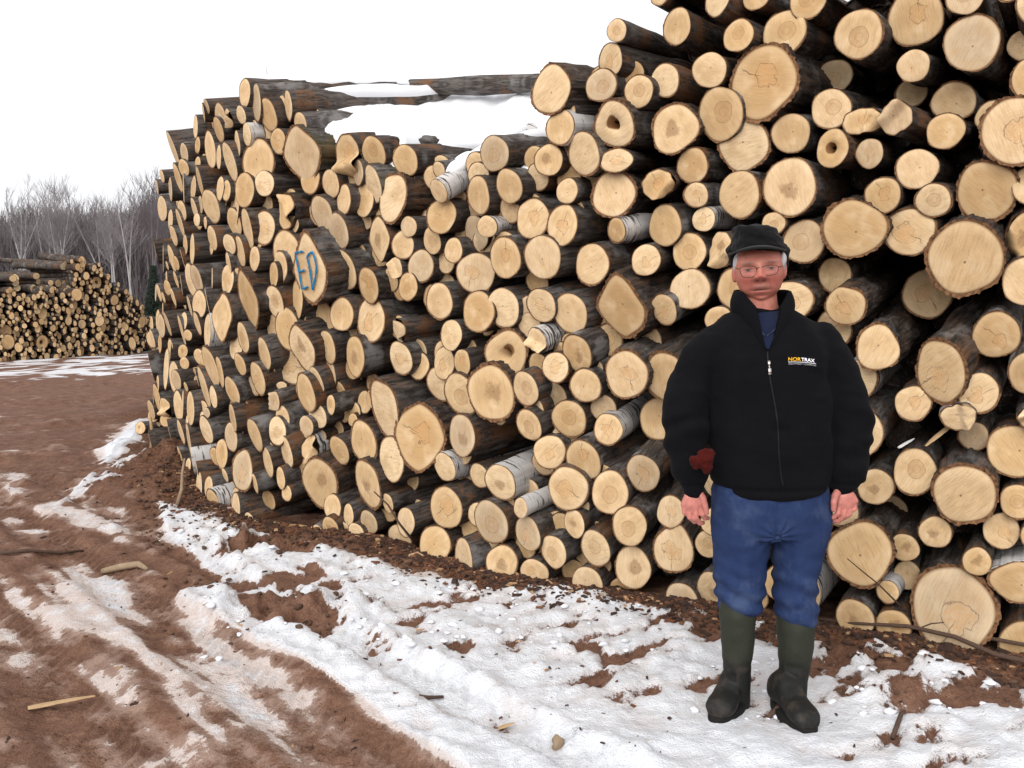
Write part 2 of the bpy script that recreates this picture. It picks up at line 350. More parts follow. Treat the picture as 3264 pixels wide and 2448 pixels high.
# ---------------------------------------------------------------- the near pile: its face line on the ground, then every log
FACE = [(3.4, 3.45), (2.7, 3.87), (2.05, 4.20), (1.4, 4.58), (.92, 4.87), (.41, 5.10), (-.10, 5.42), (-.50, 5.82), (-1.05, 6.30), (-1.85, 6.74), (-2.45, 7.58), (-3.2, 9.0), (-3.66, 9.95), (-4.15, 11.7), (-5.0, 13.8)]
def spline(P, n):
    P = [Vector((*p, 0)) for p in P]; out = []
    for i in range(len(P) - 1):
        a, b, c, d = P[max(i - 1, 0)], P[i], P[i + 1], P[min(i + 2, len(P) - 1)]
        for k in range(n):
            t = k / n; out.append(.5 * ((2 * b) + (c - a) * t + (2 * a - 5 * b + 4 * c - d) * t * t + (3 * b - 3 * c + d - a) * t ** 3))
    return out + [P[-1]]
FL = spline(FACE, 24)
FLA = np.array([[p.x, p.y] for p in FL])
def face_hit(px, py):
    d = sight(px, py)
    for i in range(len(FL) - 1):
        a, b = FL[i], FL[i + 1]
        ca, cb = a.x * d.y - a.y * d.x, b.x * d.y - b.y * d.x
        if ca > 0 >= cb:
            t = ca / (ca - cb); p = a.lerp(b, t); tg = (b - a).normalized()
            return p.y / d.y, Vector((tg.y, -tg.x, 0)) * (1 if tg.y * 0 - tg.x * 1 > 0 else -1)   # inward normal points away from the road
    best = min(range(len(FL)), key=lambda i: abs(FL[i].x * d.y - FL[i].y * d.x) + FL[i].y * .01)   # grazing the far corner
    tg = (FL[min(best + 1, len(FL) - 1)] - FL[best - 1]).normalized(); n = Vector((-tg.y, tg.x, 0))
    if n.y < 0: n = -n
    return FL[best].y / d.y, n

def digitised():
    out = []
    for key, (ox, oy, sc, txt) in SHEETS.items():
        for rec in txt.replace('\n', '|').split('|'):
            f = rec.split()
            if len(f) < 4: continue
            l, t, r, b = [float(q) for q in f[:4]]
            out.append((ox + sc * (l + r) / 2, oy + sc * (t + b) / 2, sc * (r - l), sc * (b - t), f[4] if len(f) > 4 else ''))
    rg = random.Random(5)                                   # the logs the man hides
    for y in range(1030, 1990, 92):
        for x in range(2290, 2640, 105):
            x2, y2 = x + rg.uniform(-18, 18) + (52 if (y // 92) % 2 else 0), y + rg.uniform(-12, 12)
            if all(math.hypot(x2 - o[0], y2 - o[1]) > 30 + (o[2] + o[3]) / 4 for o in out): d = rg.uniform(82, 112); out.append((x2, y2, d, d, rg.choice(['', 'b', 's', 'r'])))
    return out

class Log: pass
LOGS = []
for i, (cx, cy, w, h, fl) in enumerate(digitised()):
    rg = random.Random(1000 + i); L = Log(); LOGS.append(L)
    L.px, L.py, L.w, L.h, L.fl = cx, cy, w, h, fl
    s, nrm = face_hit(cx, cy)
    ray = sight(cx, cy); rl = ray.length; rd = ray / rl
    far = min(1, max(0, (900 - cx) / 300))                 # the receding end of the face: keep the cut ends close to one plane there
    off = rg.uniform(-.04, .04) * (1 - .55 * far)
    if 'b' in fl: off += .13 * (1 - .6 * far)
    if 'B' in fl: off += .38
    if 'f' in fl: off -= .05
    if 'F' in fl: off -= .16
    c = CAM + ray * s + rd * off
    dist = (c - CAM).length
    # axis: the pile's own direction here, blended with the one the ellipse's flattening shows
    vpy = 650 - 260 * max(0, min(1, (700 - cy) / 400)) * max(0, min(1, (2300 - cx) / 900))
    g = Vector((nrm.x, nrm.y, math.tan(math.atan((944 - vpy) / FOC)))).normalized()
    k = max(.10, min(.97, w / h if w < h else .97)); th = math.acos(k)
    e = (g - rd * g.dot(rd)).normalized()
    m = rd * math.cos(th) + e * math.sin(th)
    wg = .8 if k > .93 else .25
    ax = (g * wg + m * (1 - wg)).normalized()
    ax = (ax + Vector((rg.uniform(-.03, .03), 0, rg.uniform(-.04, .04)))).normalized()
    if 'u' in fl: ax = (ax + Vector((-.08, 0, .38))).normalized()
    if 'w' in fl and 'x' in fl and cx > 2900: ax = (rd + Vector((.1, 0, .35))).normalized()
    U = ax.cross(Vector((0, 0, 1))).normalized(); V = U.cross(ax).normalized()
    def J(vec):
        a, b = image_of(c + vec * .01), image_of(c - vec * .01); return (a[0] - b[0]) / .02, (a[1] - b[1]) / .02
    ux, uy = J(U); vx, vy = J(V)
    A = np.array([[ux * ux, vx * vx], [uy * uy, vy * vy]]); W2 = (w / 2) ** 2; H2 = (h / 2) ** 2
    try: su2, sv2 = np.linalg.solve(A, [W2, H2])
    except Exception: su2 = sv2 = -1
    sv = math.sqrt(sv2) if sv2 > 0 else h / 2 / abs(vy)
    lo, hi = (.55, 1.4) if w < h * 1.1 else (.8, 2.2)
    su = math.sqrt(su2) if su2 > 0 else sv * lo
    su = min(max(su, sv * lo), sv * hi)
    L.c, L.ax, L.U, L.V, L.su, L.sv, L.rg, L.dist = c, ax, U, V, su, sv, rg, dist
    L.rnd = rg.random(); L.r = (su + sv) / 2
    L.thick = .085 if 'T' in fl else .075 if 't' in fl else .042
    if 'w' in fl: L.thick = .045
    L.len = rg.uniform(2.25, 2.5)
    sw = (1.04 + .09 * min(1, max(0, (1700 - cx) / 700))) / (1 - L.thick * .55); L.su *= sw; L.sv *= sw
    L.ph = [rg.uniform(0, 6.28) for _ in range(6)]
    L.gone = False
    xmin, xmax = max(0, cx - w / 2), min(3264, cx + w / 2); ymin, ymax = max(0, cy - h / 2), min(2448, cy + h / 2)
    L.area = max(0, xmax - xmin) * max(0, ymax - ymin) * (.35 if 'B' in fl else .6 if 'b' in fl else 1)
    if 2240 < cx < 2650 and 1000 < cy < 1950: L.area *= .05     # behind the man

def outline(L, th, inner=False):
    """radius factor of the section at angle th"""
    p = L.ph; r = 1 + .018 * math.sin(2 * th + p[0]) + .020 * math.sin(3 * th + p[1]) + .012 * math.sin(5 * th + p[2])
    if 't' in L.fl or 'T' in L.fl: r += .03 * math.sin(3 * th + p[3]) + .018 * math.sin(4 * th + p[4])
    if 'P' in L.fl:
        c, s = abs(math.cos(th)), abs(math.sin(th)); r *= .95 / max(.01, (c ** 1.45 + s ** 1.45)) ** (1 / 1.45) * 1.05
    if 'x' in L.fl:
        d = math.atan2(math.sin(th - p[5]), math.cos(th - p[5])); r *= 1 - .24 * math.exp(-(d / .6) ** 2) + .02 * math.sin(9 * th + p[0])
    if 's' in L.fl and 'x' not in L.fl:
        d = math.atan2(math.sin(th - p[5]), math.cos(th - p[5])); r *= 1 + .05 * math.exp(-(d / .3) ** 2)
    if not inner:
        a = .022 if ('t' in L.fl or 'T' in L.fl) else .009
        r += a * (math.sin(23 * th + p[1]) * .6 + math.sin(37 * th + p[3]) * .5 + math.sin(61 * th + p[2]) * .5) + .022 * max(0, math.sin(3 * th + p[4]) * math.sin(8 * th + p[5])) 
    return r

def tilt(L, th, f): return 0 if 'F' in L.fl else .016 * L.sv / .1 * f * math.cos(th - L.ph[2])
def bark_geom(L, mb, N=26, M=7, length=None, mi=0, rim_mi=1, back=0.0):
    length = length or L.len; vs = []; uv = []; fs = []
    rug = .030 if ('t' in L.fl or 'T' in L.fl) else .012
    tg_ = np.arange(N) * 2 * math.pi / N; zg_ = np.arange(M + 1)[:, None] * length / M
    if N >= 20:
        cx_, sx_ = np.cos(tg_)[None] * L.r, np.sin(tg_)[None] * L.r
        NZ = fbm(cx_ * 22 + L.ph[0] * 9, sx_ * 22, zg_ * 5, 2, 3) * rug + fbm(cx_ * 5 + L.ph[1] * 7, sx_ * 5, zg_ * 1.6, 2, 6) * .022
    else: NZ = np.zeros((M + 1, N))
    for j in range(M + 1):
        z = back + length * j / M; tp = 1 - .05 * j / M * L.len / 2.4
        bend = math.sin(j / M * 2.5 + L.ph[0]) * .012 * (j / M)
        for k in range(N):
            th = 2 * math.pi * k / N
            r = outline(L, th) * tp + (NZ[j][k] / L.r if j else NZ[j][k] * .35 / L.r)
            vs.append(L.c + L.ax * (z + (tilt(L, th, 1) if j == 0 else 0)) + L.U * (L.su * r * math.cos(th) + bend) + L.V * (L.sv * r * math.sin(th) + bend))
            uv.append((2 * L.r * abs(th - math.pi), z))
    for j in range(M):
        for k in range(N):
            k2 = (k + 1) % N; fs.append((j * N + k, j * N + k2, (j + 1) * N + k2, (j + 1) * N + k))
    mb.add(vs, fs, uv, L.rnd, mi)
    # the bark's own broken edge round the cut, and the closed far end
    ring = []; ruv = []
    for k in range(N):
        th = 2 * math.pi * k / N; ring.append(vs[k]); ruv.append((th, 0))
    for k in range(N):
        th = 2 * math.pi * k / N; r = outline(L, th, True) * (1 - L.thick)
        ring.append(L.c + L.ax * (back + .003 + tilt(L, th, 1)) + L.U * (L.su * r * math.cos(th)) + L.V * (L.sv * r * math.sin(th))); ruv.append((th, .05))
    mb.add(ring, [(k, N + k, N + (k + 1) % N, (k + 1) % N) for k in range(N)], ruv, L.rnd, rim_mi)
    mb.add(vs[-N:], [tuple(range(N))], None, L.rnd, rim_mi)

def cut_geom(L, mb, N=26, mi=0, rings=(1, .86, .6, .3, .11)):
    vs = []; uv = []; fs = []
    rot = L.ph[4]; depth = .0
    for q, f in enumerate(rings):
        for k in range(N):
            th = 2 * math.pi * k / N; r = outline(L, th, True) * (1 - L.thick) * 1.004
            z = -.003 + (.004 if q == 0 else 0)
            if 'h' in L.fl and f <= .11: z = .10
            if 'x' in L.fl: z -= .05 * math.exp(-((math.cos(th - L.ph[3]) * f - .5) / .3) ** 2) * L.sv / .08
            vs.append(L.c + L.ax * (z + tilt(L, th, f)) + L.U * (L.su * r * f * math.cos(th)) + L.V * (L.sv * r * f * math.sin(th)))
            uv.append((f * math.cos(th), f * math.sin(th)))
    vs.append(L.c + L.ax * (-.003 + (.16 if 'h' in L.fl else 0))); uv.append((0, 0))
    for q in range(len(rings) - 1):
        for k in range(N):
            k2 = (k + 1) % N; fs.append((q * N + k, (q + 1) * N + k, (q + 1) * N + k2, q * N + k2))
    b = (len(rings) - 1) * N
    for k in range(N): fs.append((b + k, len(vs) - 1, b + (k + 1) % N))
    mb.add(vs, fs, uv, L.rnd, mi)
CK = ['plain', 'ring', 'crack', 'rot', 'hole']; BK = ['dark', 'birch', 'moss', 'rugged']
def cut_kind(L): return 'hole' if 'h' in L.fl else 'crack' if 's' in L.fl else 'rot' if 'o' in L.fl else 'ring' if 'r' in L.fl else 'plain'
def bark_kind(L): return 'birch' if 'w' in L.fl else 'moss' if 'm' in L.fl else 'rugged' if ('t' in L.fl or 'T' in L.fl) else 'dark'

order = sorted([L for L in LOGS if L.area > 0], key=lambda L: -L.area)
SINGLE = order[:296]; single = set(id(L) for L in SINGLE)

# ---- what each log is called: a handful of unmistakable logs, and every other one by its place beside the one nearest to it
LM = {  # pixel of the log's middle: (own label, short name for its neighbours)
 (987, 861): ('broad pale log end with the blue letters ED painted on it', 'the blue ED log'),
 (1335, 1393): ('huge lozenge-shaped pale log end low in the pile, thick ragged bark', 'the huge lozenge-shaped log'),
 (791, 952): ('long pointed spindle-shaped log end on the receding part of the pile', 'the long spindle-shaped log'),
 (655, 1057): ('thick white birch log end whose pale peeling bark shows beside it', 'the thick white birch log'),
 (1961, 397): ('big square-shouldered log end with a brown rotten heart, shaggy bark edge', 'the rotten-hearted log'),
 (1614, 1127): ('rounded-square log end with a small dark hole at its middle', 'the log with a hole'),
 (1398, 591): ('snow-topped white birch stub jutting out of the pile, black bark dashes', 'the snowy birch stub'),
 (962, 490): ('tall pointed log end with mossy bark below the snowy top', 'the mossy pointed log'),
 (1250, 630): ('large oval sawn log end with dark thick bark, under the small snowy gap', 'the large dark-barked oval log'),
 (2435, 261): ('biggest round log end of the upper stack, dark specks at its heart', 'the biggest upper log'),
 (1980, 979): ('very big tilted log end with saw lines and notched lower edge', 'the very big notched log'),
 (2125, 1207): ('large smooth round log end touching the elbow of the dark jacket', 'the log at the jacket elbow'),
 (3076, 822): ('largest round log end beside the cap, grey shading at its heart', 'the large grey-hearted log'),
 (2722, 729): ('large egg-shaped log end just beyond the cap, small dark pith', 'the egg-shaped log'),
 (3074, 1576): ('large round sawn log end with many straight saw strokes', 'the saw-stroked log'),
 (2742, 1765): ('wide round log end beside the jeans with a thin twig across it', 'the wide log beside the jeans'),
 (3036, 1949): ('gigantic log end on the ground with a dark crack running down it', 'the gigantic cracked log'),
 (3055, 1325): ('splintered white birch stub with a loose sliver hanging from it', 'the splintered birch stub'),
 (2998, 1184): ('long drop-shaped log end with a winding heart stain, mottled bark', 'the drop-shaped log'),
 (2697, 976): ('log end with a frayed star-shaped heart jutting out beside the collar', 'the star-hearted log'),
 (1811, 1558): ('log end with a heart-shaped crumbly stain low in the pile', 'the heart-stained log'),
 (1965, 512): ('flattened kidney-shaped log end with two hearts', 'the kidney-shaped log'),
 (1757, 286): ('big log end with ragged lower bark at the step in the skyline', 'the log at the step'),
 (2152, 410): ('big log end with rough knobs along its lower bark edge', 'the knobbly log'),
 (1596, 1537): ('big grey-white birch log with dark stained heart near the ground', 'the big grey birch log'),
 (778, 184): None, (1965, 90): None,
 (1938, 1322): ('log end with reddish splintered bark curling from its upper edge', 'the red-barked log'),
 (2369, 460): ('broad rounded-triangle log end below the biggest upper log', 'the rounded-triangle log'),
 (1228, 1284): ('tall pale log end standing beside the huge lozenge-shaped one', 'the tall pale log'),
 (963, 1110): ('pointed brown-stained log end on the receding face, thick bark rim', 'the pointed stained log'),
 (3165, 640): ('broad blunt log end at the picture edge above the large grey-hearted log', 'the broad blunt log'),
 (2130, 1755): ('ragged log end with a pale arrow-shaped crack beside the jeans', 'the arrow-cracked log'),
 (1018, 1528): ('leaning pointed oblong log end near the muddy foot of the pile', 'the pointed oblong log'),
 (1173, 1542): ('oblong log end with a dark smear behind a leaning twig', 'the smeared oblong log'),
}
def near_log(p): return min(SINGLE, key=lambda L: (L.px - p[0]) ** 2 + (L.py - p[1]) ** 2)
marks = []
for p, v in LM.items():
    if v is None: continue
    L = near_log(p); L.label = v[0]; marks.append((L, v[1]))
ORD = ['first', 'second', 'third', 'fourth', 'fifth', 'sixth', 'seventh', 'eighth', 'ninth', 'tenth', 'eleventh', 'twelfth', 'thirteenth', 'fourteenth', 'fifteenth', 'sixteenth', 'seventeenth', 'eighteenth']
DIRS = ['right of', 'up and right of', 'above', 'up and left of', 'left of', 'down and left of', 'below', 'down and right of']
slots = {}
msk = set(id(L) for L, _ in marks)
for L in SINGLE:
    if id(L) in msk: continue
    mk = min(marks, key=lambda m: math.hypot(L.px - m[0].px, (L.py - m[0].py)))
    dx, dy = L.px - mk[0].px, mk[0].py - L.py
    sec = int(((math.degrees(math.atan2(dy, dx)) + 382.5) % 360) // 45)
    slots.setdefault((mk[1], sec), []).append((math.hypot(dx, dy), L))
for (nm, sec), lst in slots.items():
    lst.sort(key=lambda q: q[0])
    for k, (_, L) in enumerate(lst):
        size = 'slender' if L.r < .045 else 'medium' if L.r < .085 else 'thick'
        look = {'plain': 'plain', 'ring': 'ring-hearted', 'crack': 'crack-hearted', 'rot': 'brown-hearted', 'hole': 'hollow'}[cut_kind(L)]
        if 'w' in L.fl: size = 'birch'
        if 'x' in L.fl: look = 'broken'
        if 'b' in L.fl or 'B' in L.fl: look = 'recessed'
        L.label = f'{size} {look} log end, {ORD[k]} {DIRS[sec]} {nm}'

GROUP = 'logs stacked in the near pile'
ED = None
for L in SINGLE:
    mb = MB(); big = L.w * L.h > 9000
    bark_geom(L, mb, 110 if big else 60, 26)
    o = mb.link('log', [BARK[bark_kind(L)], RIM]); tag(o, L.label, 'log', GROUP)
    mc = MB(); cut_geom(L, mc, 110 if big else 60)
    ce = mc.link('cut_end', [CUT[cut_kind(L)]], o)
    L.o, L.ce = o, ce
    if L.label.startswith('broad pale log end with the blue'): ED = L

# blue letters sprayed on one cut end
def letters(L):
    o0, sc = (450, 600), .31646
    def hit(x, y):
        d = sight(o0[0] + x * sc, o0[1] + y * sc); t = (L.c - CAM).dot(L.ax) / d.dot(L.ax); return CAM + d * t - L.ax * .018
    strokes = [[(1652, 632), (1610, 640), (1572, 652), (1590, 740), (1612, 850), (1628, 950), (1642, 1012), (1670, 1003), (1702, 985)], [(1608, 838), (1640, 832), (1670, 820)],
               [(1690, 690), (1712, 780), (1728, 880), (1746, 1020)], [(1690, 690), (1715, 652), (1745, 640), (1768, 700), (1785, 790), (1778, 880), (1762, 950), (1746, 1020)]]
    mb = MB()
    for S in strokes:
        P = [hit(*p) for p in S]; P = [p for a, b in zip(P, P[1:]) for p in (a, a.lerp(b, .5))] + [P[-1]]
        vs = []; fs = []
        for i, p in enumerate(P):
            t = (P[min(i + 1, len(P) - 1)] - P[max(i - 1, 0)]).normalized(); nn = t.cross(L.ax).normalized(); wd = .0062 * (1 + .25 * math.sin(i * 2.3))
            vs += [p + nn * wd, p - nn * wd, p + nn * wd + L.ax * .005, p - nn * wd + L.ax * .005]
            if i: a, b = 4 * (i - 1), 4 * i; fs += [(a, a + 1, b + 1, b), (a, b, b + 2, a + 2), (a + 1, a + 3, b + 3, b + 1)]
        mb.add(vs, fs)
    mb.link('painted_letters', [flat('blue_spray_paint', (.008, .16, .34), .7, vary=.35, sc=60)], L.ce)
letters(ED)

# the rest of the pile's logs, too many to count one by one, and the layers deeper inside
mb = MB(); mats = [BARK[k] for k in BK] + [RIM] + [CUT[k] for k in CK]
for L in LOGS:
    if id(L) in single: continue
    bark_geom(L, mb, 22, 10, mi=BK.index(bark_kind(L)), rim_mi=4); cut_geom(L, mb, 22, mi=5 + CK.index(cut_kind(L)))
def lean(L, c, r, rnd):
    q = Log(); q.__dict__.update(L.__dict__); q.c = c; q.su = q.sv = q.r = r; q.fl = ''; q.thick = .06; q.rnd = rnd; q.len = 2.1; return q
P = np.array([[L.px, L.py] for L in LOGS])
for i, L in enumerate(LOGS):
    d = np.hypot(P[:, 0] - L.px, P[:, 1] - L.py); nb = np.argsort(d)[1:6]
    for j in nb:
        if j < i and i in np.argsort(np.hypot(P[:, 0] - P[j, 0], P[:, 1] - P[j, 1]))[1:6]: continue
        M2 = LOGS[j]
        if d[j] > 260: continue
        pale = L.px < 1900 and random.random() < .62          # many of the gaps show another end, a hand's breadth back
        c = (L.c + M2.c) / 2 + L.ax * (random.uniform(.06, .20) if pale else random.uniform(.45, .85)) - Vector((0, 0, .02))
        q = lean(L, c, random.uniform(.055, .08) if L.px < 2000 else random.uniform(.07, .10), random.random())
        if pale: q.r = min(.075, max(.03, d[j] * .5 / FOC * L.dist * .75)); q.su = q.sv = q.r; bark_geom(q, mb, 18, 4, mi=0, rim_mi=4); cut_geom(q, mb, 18, mi=5); continue
        bark_geom(q, mb, 10, 2, mi=0, rim_mi=0); vs = [q.c + q.ax * .02 + q.U * q.su * .96 * math.cos(a * .6283) + q.V * q.sv * .96 * math.sin(a * .6283) for a in range(10)]
        mb.add(vs, [tuple(range(9, -1, -1))], [(math.cos(a * .6283), math.sin(a * .6283)) for a in range(10)], q.rnd, 0)  # inner log ends take dark bark colour so the gaps read as deep shade
# beyond the picture and round the far end the pile goes on
for k in range(260):
    t = random.random(); i = random.randrange(len(FL) - 30, len(FL) - 2); p = FL[i]; tg = (FL[i + 1] - FL[i]).normalized(); n = Vector((-tg.y, tg.x, 0)); n = n if n.x > 0 else -n
    q = Log(); q.c = Vector((p.x, p.y, random.uniform(.05, 2.7))) + n * random.uniform(.25, .5); q.ax = n; q.U = n.cross(Vector((0, 0, 1))).normalized(); q.V = Vector((0, 0, 1))
    q.su = q.sv = q.r = random.uniform(.05, .1); q.fl = ''; q.thick = .06; q.rnd = random.random(); q.ph = [random.uniform(0, 6) for _ in range(6)]; q.len = 2.3; q.px = 0
    bark_geom(q, mb, 12, 2, mi=0, rim_mi=4); cut_geom(q, mb, 12, mi=5)
tag(mb.link('small_logs', mats), 'remaining small cut logs packed through the near pile and its receding end', 'logs', GROUP, 'stuff')
# ---------------------------------------------------------------- the yard: mud, packed snow, wheel tracks, the earth bank under the pile
def axis_rows(fine0, fine1, step, lo, hi, grow):
    a = list(np.arange(fine0, fine1, step)); st = step; x = a[-1]
    while x < hi: st = min(st * grow, 12); x += st; a.append(x)
    st = step; x = fine0; pre = []
    while x > lo: st = min(st * grow, 12); x -= st; pre.append(x)
    return np.array(pre[::-1] + a)
GX = axis_rows(-4.4, 2.9, .0165, -220, 220, 1.045)
yy = [1.2]; 
while yy[-1] < 330: yy.append(yy[-1] + max(.011, min(9, .0042 * yy[-1] ** 1.25 * (1 if yy[-1] < 12 else 1.6))))
GY = np.array([-60, -30, -15, -7, -3, -1, 0, .6] + yy)
X, Y = np.meshgrid(GX, GY)
def seg_dist(X, Y, poly):
    d = np.full(X.shape, 1e9)
    for a, b in zip(poly, poly[1:]):
        ax, ay, bx, by = a[0], a[1], b[0], b[1]; L2 = (bx - ax) ** 2 + (by - ay) ** 2 + 1e-9
        t = np.clip(((X - ax) * (bx - ax) + (Y - ay) * (by - ay)) / L2, 0, 1); d = np.minimum(d, np.hypot(X - ax - t * (bx - ax), Y - ay - t * (by - ay)))
    return d
def inside(X, Y, poly):
    c = np.zeros(X.shape, bool); n = len(poly)
    for i in range(n):
        x1, y1 = poly[i][:2]; x2, y2 = poly[(i + 1) % n][:2]
        if y1 == y2: continue
        c ^= ((y1 > Y) != (y2 > Y)) & (X < (x2 - x1) * (Y - y1) / (y2 - y1) + x1)
    return c
def area(pts, soft):
    """a patch of ground walked out from surveyed points: 1 inside, falling to 0 over soft metres"""
    P = [on_ground(x * 1.4756, y * 1.4756) for x, y in pts]
    d = seg_dist(X, Y, P + [P[0]]); s = np.where(inside(X, Y, P), d, -d)
    return np.clip(.5 + s / (2 * soft), 0, 1)
near = (Y > 1) & (Y < 60)
lump = fbm(X * 2.3, Y * 2.3, 0, 4, 3); small = fbm(X * 9, Y * 9, 0, 4, 11); tiny = fbm(X * 34, Y * 34, 0, 3, 23); broad = fbm(X * .55, Y * .55, 0, 3, 5)
cov = np.full(X.shape, .10)
def lay(mask, level): 
    global cov
    cov = cov * (1 - mask) + level * mask
# far verge and open ground beyond the road
lay(np.clip((Y - 17) / 3, 0, 1), .45)
lay(area([(-400, 772), (60, 772), (200, 764), (330, 748), (330, 812), (240, 812), (150, 822), (60, 822), (-400, 828)], .7), .56)
# the bare road
lay(area([(-500, 838), (60, 838), (150, 824), (250, 814), (330, 812), (318, 880), (240, 940), (130, 1000), (40, 1040), (-600, 1150)], .5), .03)
# slushy streaks on the near side of the road
lay(area([(320, 905), (290, 905), (215, 975), (200, 1000), (240, 1010), (310, 960)], .12), .9)
lay(area([(310, 1005), (250, 1020), (150, 1060), (90, 1105), (140, 1112), (200, 1075), (270, 1060), (312, 1020)], .10), .84)
lay(area([(190, 1075), (150, 1095), (120, 1110), (220, 1180), (250, 1165), (250, 1120)], .12), .50)
lay(area([(225, 1120), (258, 1120), (270, 1175), (232, 1172)], .06), .8)
lay(area([(0, 1005), (40, 1005), (60, 1060), (0, 1090)], .15), .6)
lay(area([(95, 1230), (190, 1195), (250, 1240), (330, 1320), (420, 1370), (520, 1430), (640, 1500), (760, 1580), (840, 1659), (640, 1680), (470, 1560), (330, 1470), (200, 1400), (130, 1320)], .12), .60)
lay(area([(180, 1215), (240, 1215), (330, 1300), (480, 1400), (660, 1500), (760, 1600), (700, 1600), (560, 1500), (400, 1400), (280, 1320), (190, 1260)], .08), .72)
lay(area([(300, 1300), (360, 1310), (520, 1400), (700, 1510), (830, 1620), (700, 1640), (500, 1500), (380, 1400)], .10), .62)
lay(area([(420, 1560), (640, 1560), (860, 1659), (840, 1720), (500, 1720)], .15), .56)
lay(area([(-60, 1240), (60, 1225), (200, 1290), (260, 1420), (120, 1470), (-60, 1440)], .2), .42)
lay(area([(20, 1290), (90, 1290), (160, 1340), (150, 1380), (60, 1350)], .15), .54)
lay(area([(180, 1640), (240, 1600), (420, 1590), (480, 1640), (400, 1690), (180, 1690)], .2), .54)
lay(area([(140, 1350), (320, 1400), (420, 1520), (320, 1500), (160, 1420)], .15), .42)
# the snow strip along the pile
lay(area([(335, 1085), (420, 1120), (505, 1150), (640, 1178), (720, 1200), (800, 1212), (880, 1248), (960, 1262), (1080, 1275), (1240, 1285), (1350, 1308), (1400, 1325), (1500, 1330), (1560, 1350), (1650, 1345), (1740, 1390), (1850, 1400), (1960, 1425), (2080, 1450), (2300, 1520), (2600, 2000), (1500, 2600), (990, 1690), (860, 1590), (760, 1510), (640, 1440), (500, 1365), (370, 1292), (480, 1262), (410, 1205), (345, 1150)], .045), .93)
strip_ = cov.copy(); strip_ = np.clip((strip_ - .6) / .25, 0, 1)
# bare scuffs in it
for P, s, v in [([(480, 1185), (560, 1172), (640, 1178), (640, 1195), (560, 1200), (490, 1205)], .05, .12), ([(505, 1290), (560, 1278), (640, 1295), (740, 1330), (735, 1365), (690, 1385), (600, 1350), (520, 1310)], .06, .05),
                ([(600, 1235), (690, 1230), (700, 1262), (620, 1275)], .06, .4), ([(790, 1380), (860, 1388), (870, 1402), (800, 1402)], .04, .25), ([(940, 1400), (1020, 1405), (1010, 1430), (950, 1425)], .05, .3),
                ([(1280, 1260), (1350, 1270), (1350, 1310), (1290, 1300)], .06, .35), ([(1450, 1310), (1545, 1310), (1545, 1360), (1500, 1375), (1450, 1345)], .06, .35), ([(1240, 1395), (1310, 1395), (1310, 1420), (1240, 1420)], .05, .3),
                ([(1620, 1300), (1700, 1330), (1690, 1440), (1640, 1420)], .06, .45), ([(1780, 1400), (1850, 1390), (1880, 1420), (1800, 1450)], .05, .15), ([(1800, 1470), (1870, 1462), (1890, 1510), (1830, 1520)], .05, .2),
                ([(1900, 1480), (1990, 1470), (2010, 1530), (1910, 1550)], .05, .15), ([(2050, 1470), (2110, 1480), (2105, 1545), (2040, 1530)], .05, .15), ([(2130, 1500), (2200, 1490), (2230, 1540), (2150, 1550)], .05, .2),
                ([(1880, 1425), (2010, 1425), (2030, 1450), (1900, 1460)], .05, .35), ([(1970, 1575), (2040, 1570), (2030, 1620), (1990, 1610)], .03, .3), ([(2020, 1640), (2110, 1640), (2120, 1680), (2030, 1680)], .05, .25)]:
    lay(area(P, s), v)
fd = seg_dist(X, Y, FACE); front = np.where(inside(X, Y, [(-300, -50), (-300, 400), (-5, 400), *FACE[::-1], (60, -50)]), fd, -fd)     # metres in front of the pile
cov = np.where(front < .02, .02, cov)
# relief
Z = broad * .05 * np.clip((Y - 5) / 10, 0, 1) + lump * .022 + small * .017 + tiny * .007 + np.abs(fbm(X * 17, Y * 17, 0, 3, 29)) * .012
bankc = on_ground(372 * 1.4756, 1050 * 1.4756); bank = .34 * np.exp(-(((X - bankc.x - .05) / .55) ** 2 + ((Y - bankc.y - .35) / .75) ** 2)); bank2 = on_ground(500 * 1.4756, 1330 * 1.4756)
Z = Z + bank * (1 + lump * .6 + small * .3) + .05 * np.exp(-((front - .10) / .22) ** 2) * np.clip((Y - 4.5) / 2, .5, 1)
for (px, py, sx, sy, h) in [(630, 1320, .34, .14, .05), (560, 1188, .4, .12, .05), (1850, 1430, .2, .12, .03), (1960, 1510, .2, .12, .03)]:
    q = on_ground(px * 1.4756, py * 1.4756); Z = Z + h * np.exp(-(((X - q.x) / sx) ** 2 + ((Y - q.y) / sy) ** 2)) * (1 + small * 3)
a = on_ground(300 * 1.4756, 1300 * 1.4756); b = on_ground(860 * 1.4756, 1640 * 1.4756); dr = np.array([b.x - a.x, b.y - a.y]); dr /= np.hypot(*dr)
nx, ny = -dr[1], dr[0]
along = (X - a.x) * dr[0] + (Y - a.y) * dr[1]; across = (X - a.x) * nx + (Y - a.y) * ny + .10 * np.sin(along * .5) 
trk = np.zeros(X.shape)
for o, w, dpt in [(.0, .17, .03), (-.62, .2, .028), (.55, .12, .022), (-1.5, .2, .02), (-2.6, .25, .02)]:
    m = np.exp(-((across - o) / w) ** 4) * np.clip((along + 7) / 2, 0, 1) * np.clip((9 - along) / 3, 0, 1); trk = np.maximum(trk, m)
    Z = Z - dpt * m + .012 * np.exp(-((np.abs(across - o) - w * 1.2) / .05) ** 2) * m.max(initial=1) * np.clip((along + 7) / 2, 0, 1)
    Z = Z + m * .006 * np.sign(np.sin((along * 1.0 + np.abs(across - o) * 1.2) * 2 * np.pi / .085)) * (Y < 9)
far_rut = (Y > 8) & (Y < 18)
Z = Z + np.where(far_rut, .03 * np.sin((Y - .35 * X) * 2.2 + lump * 3), 0)
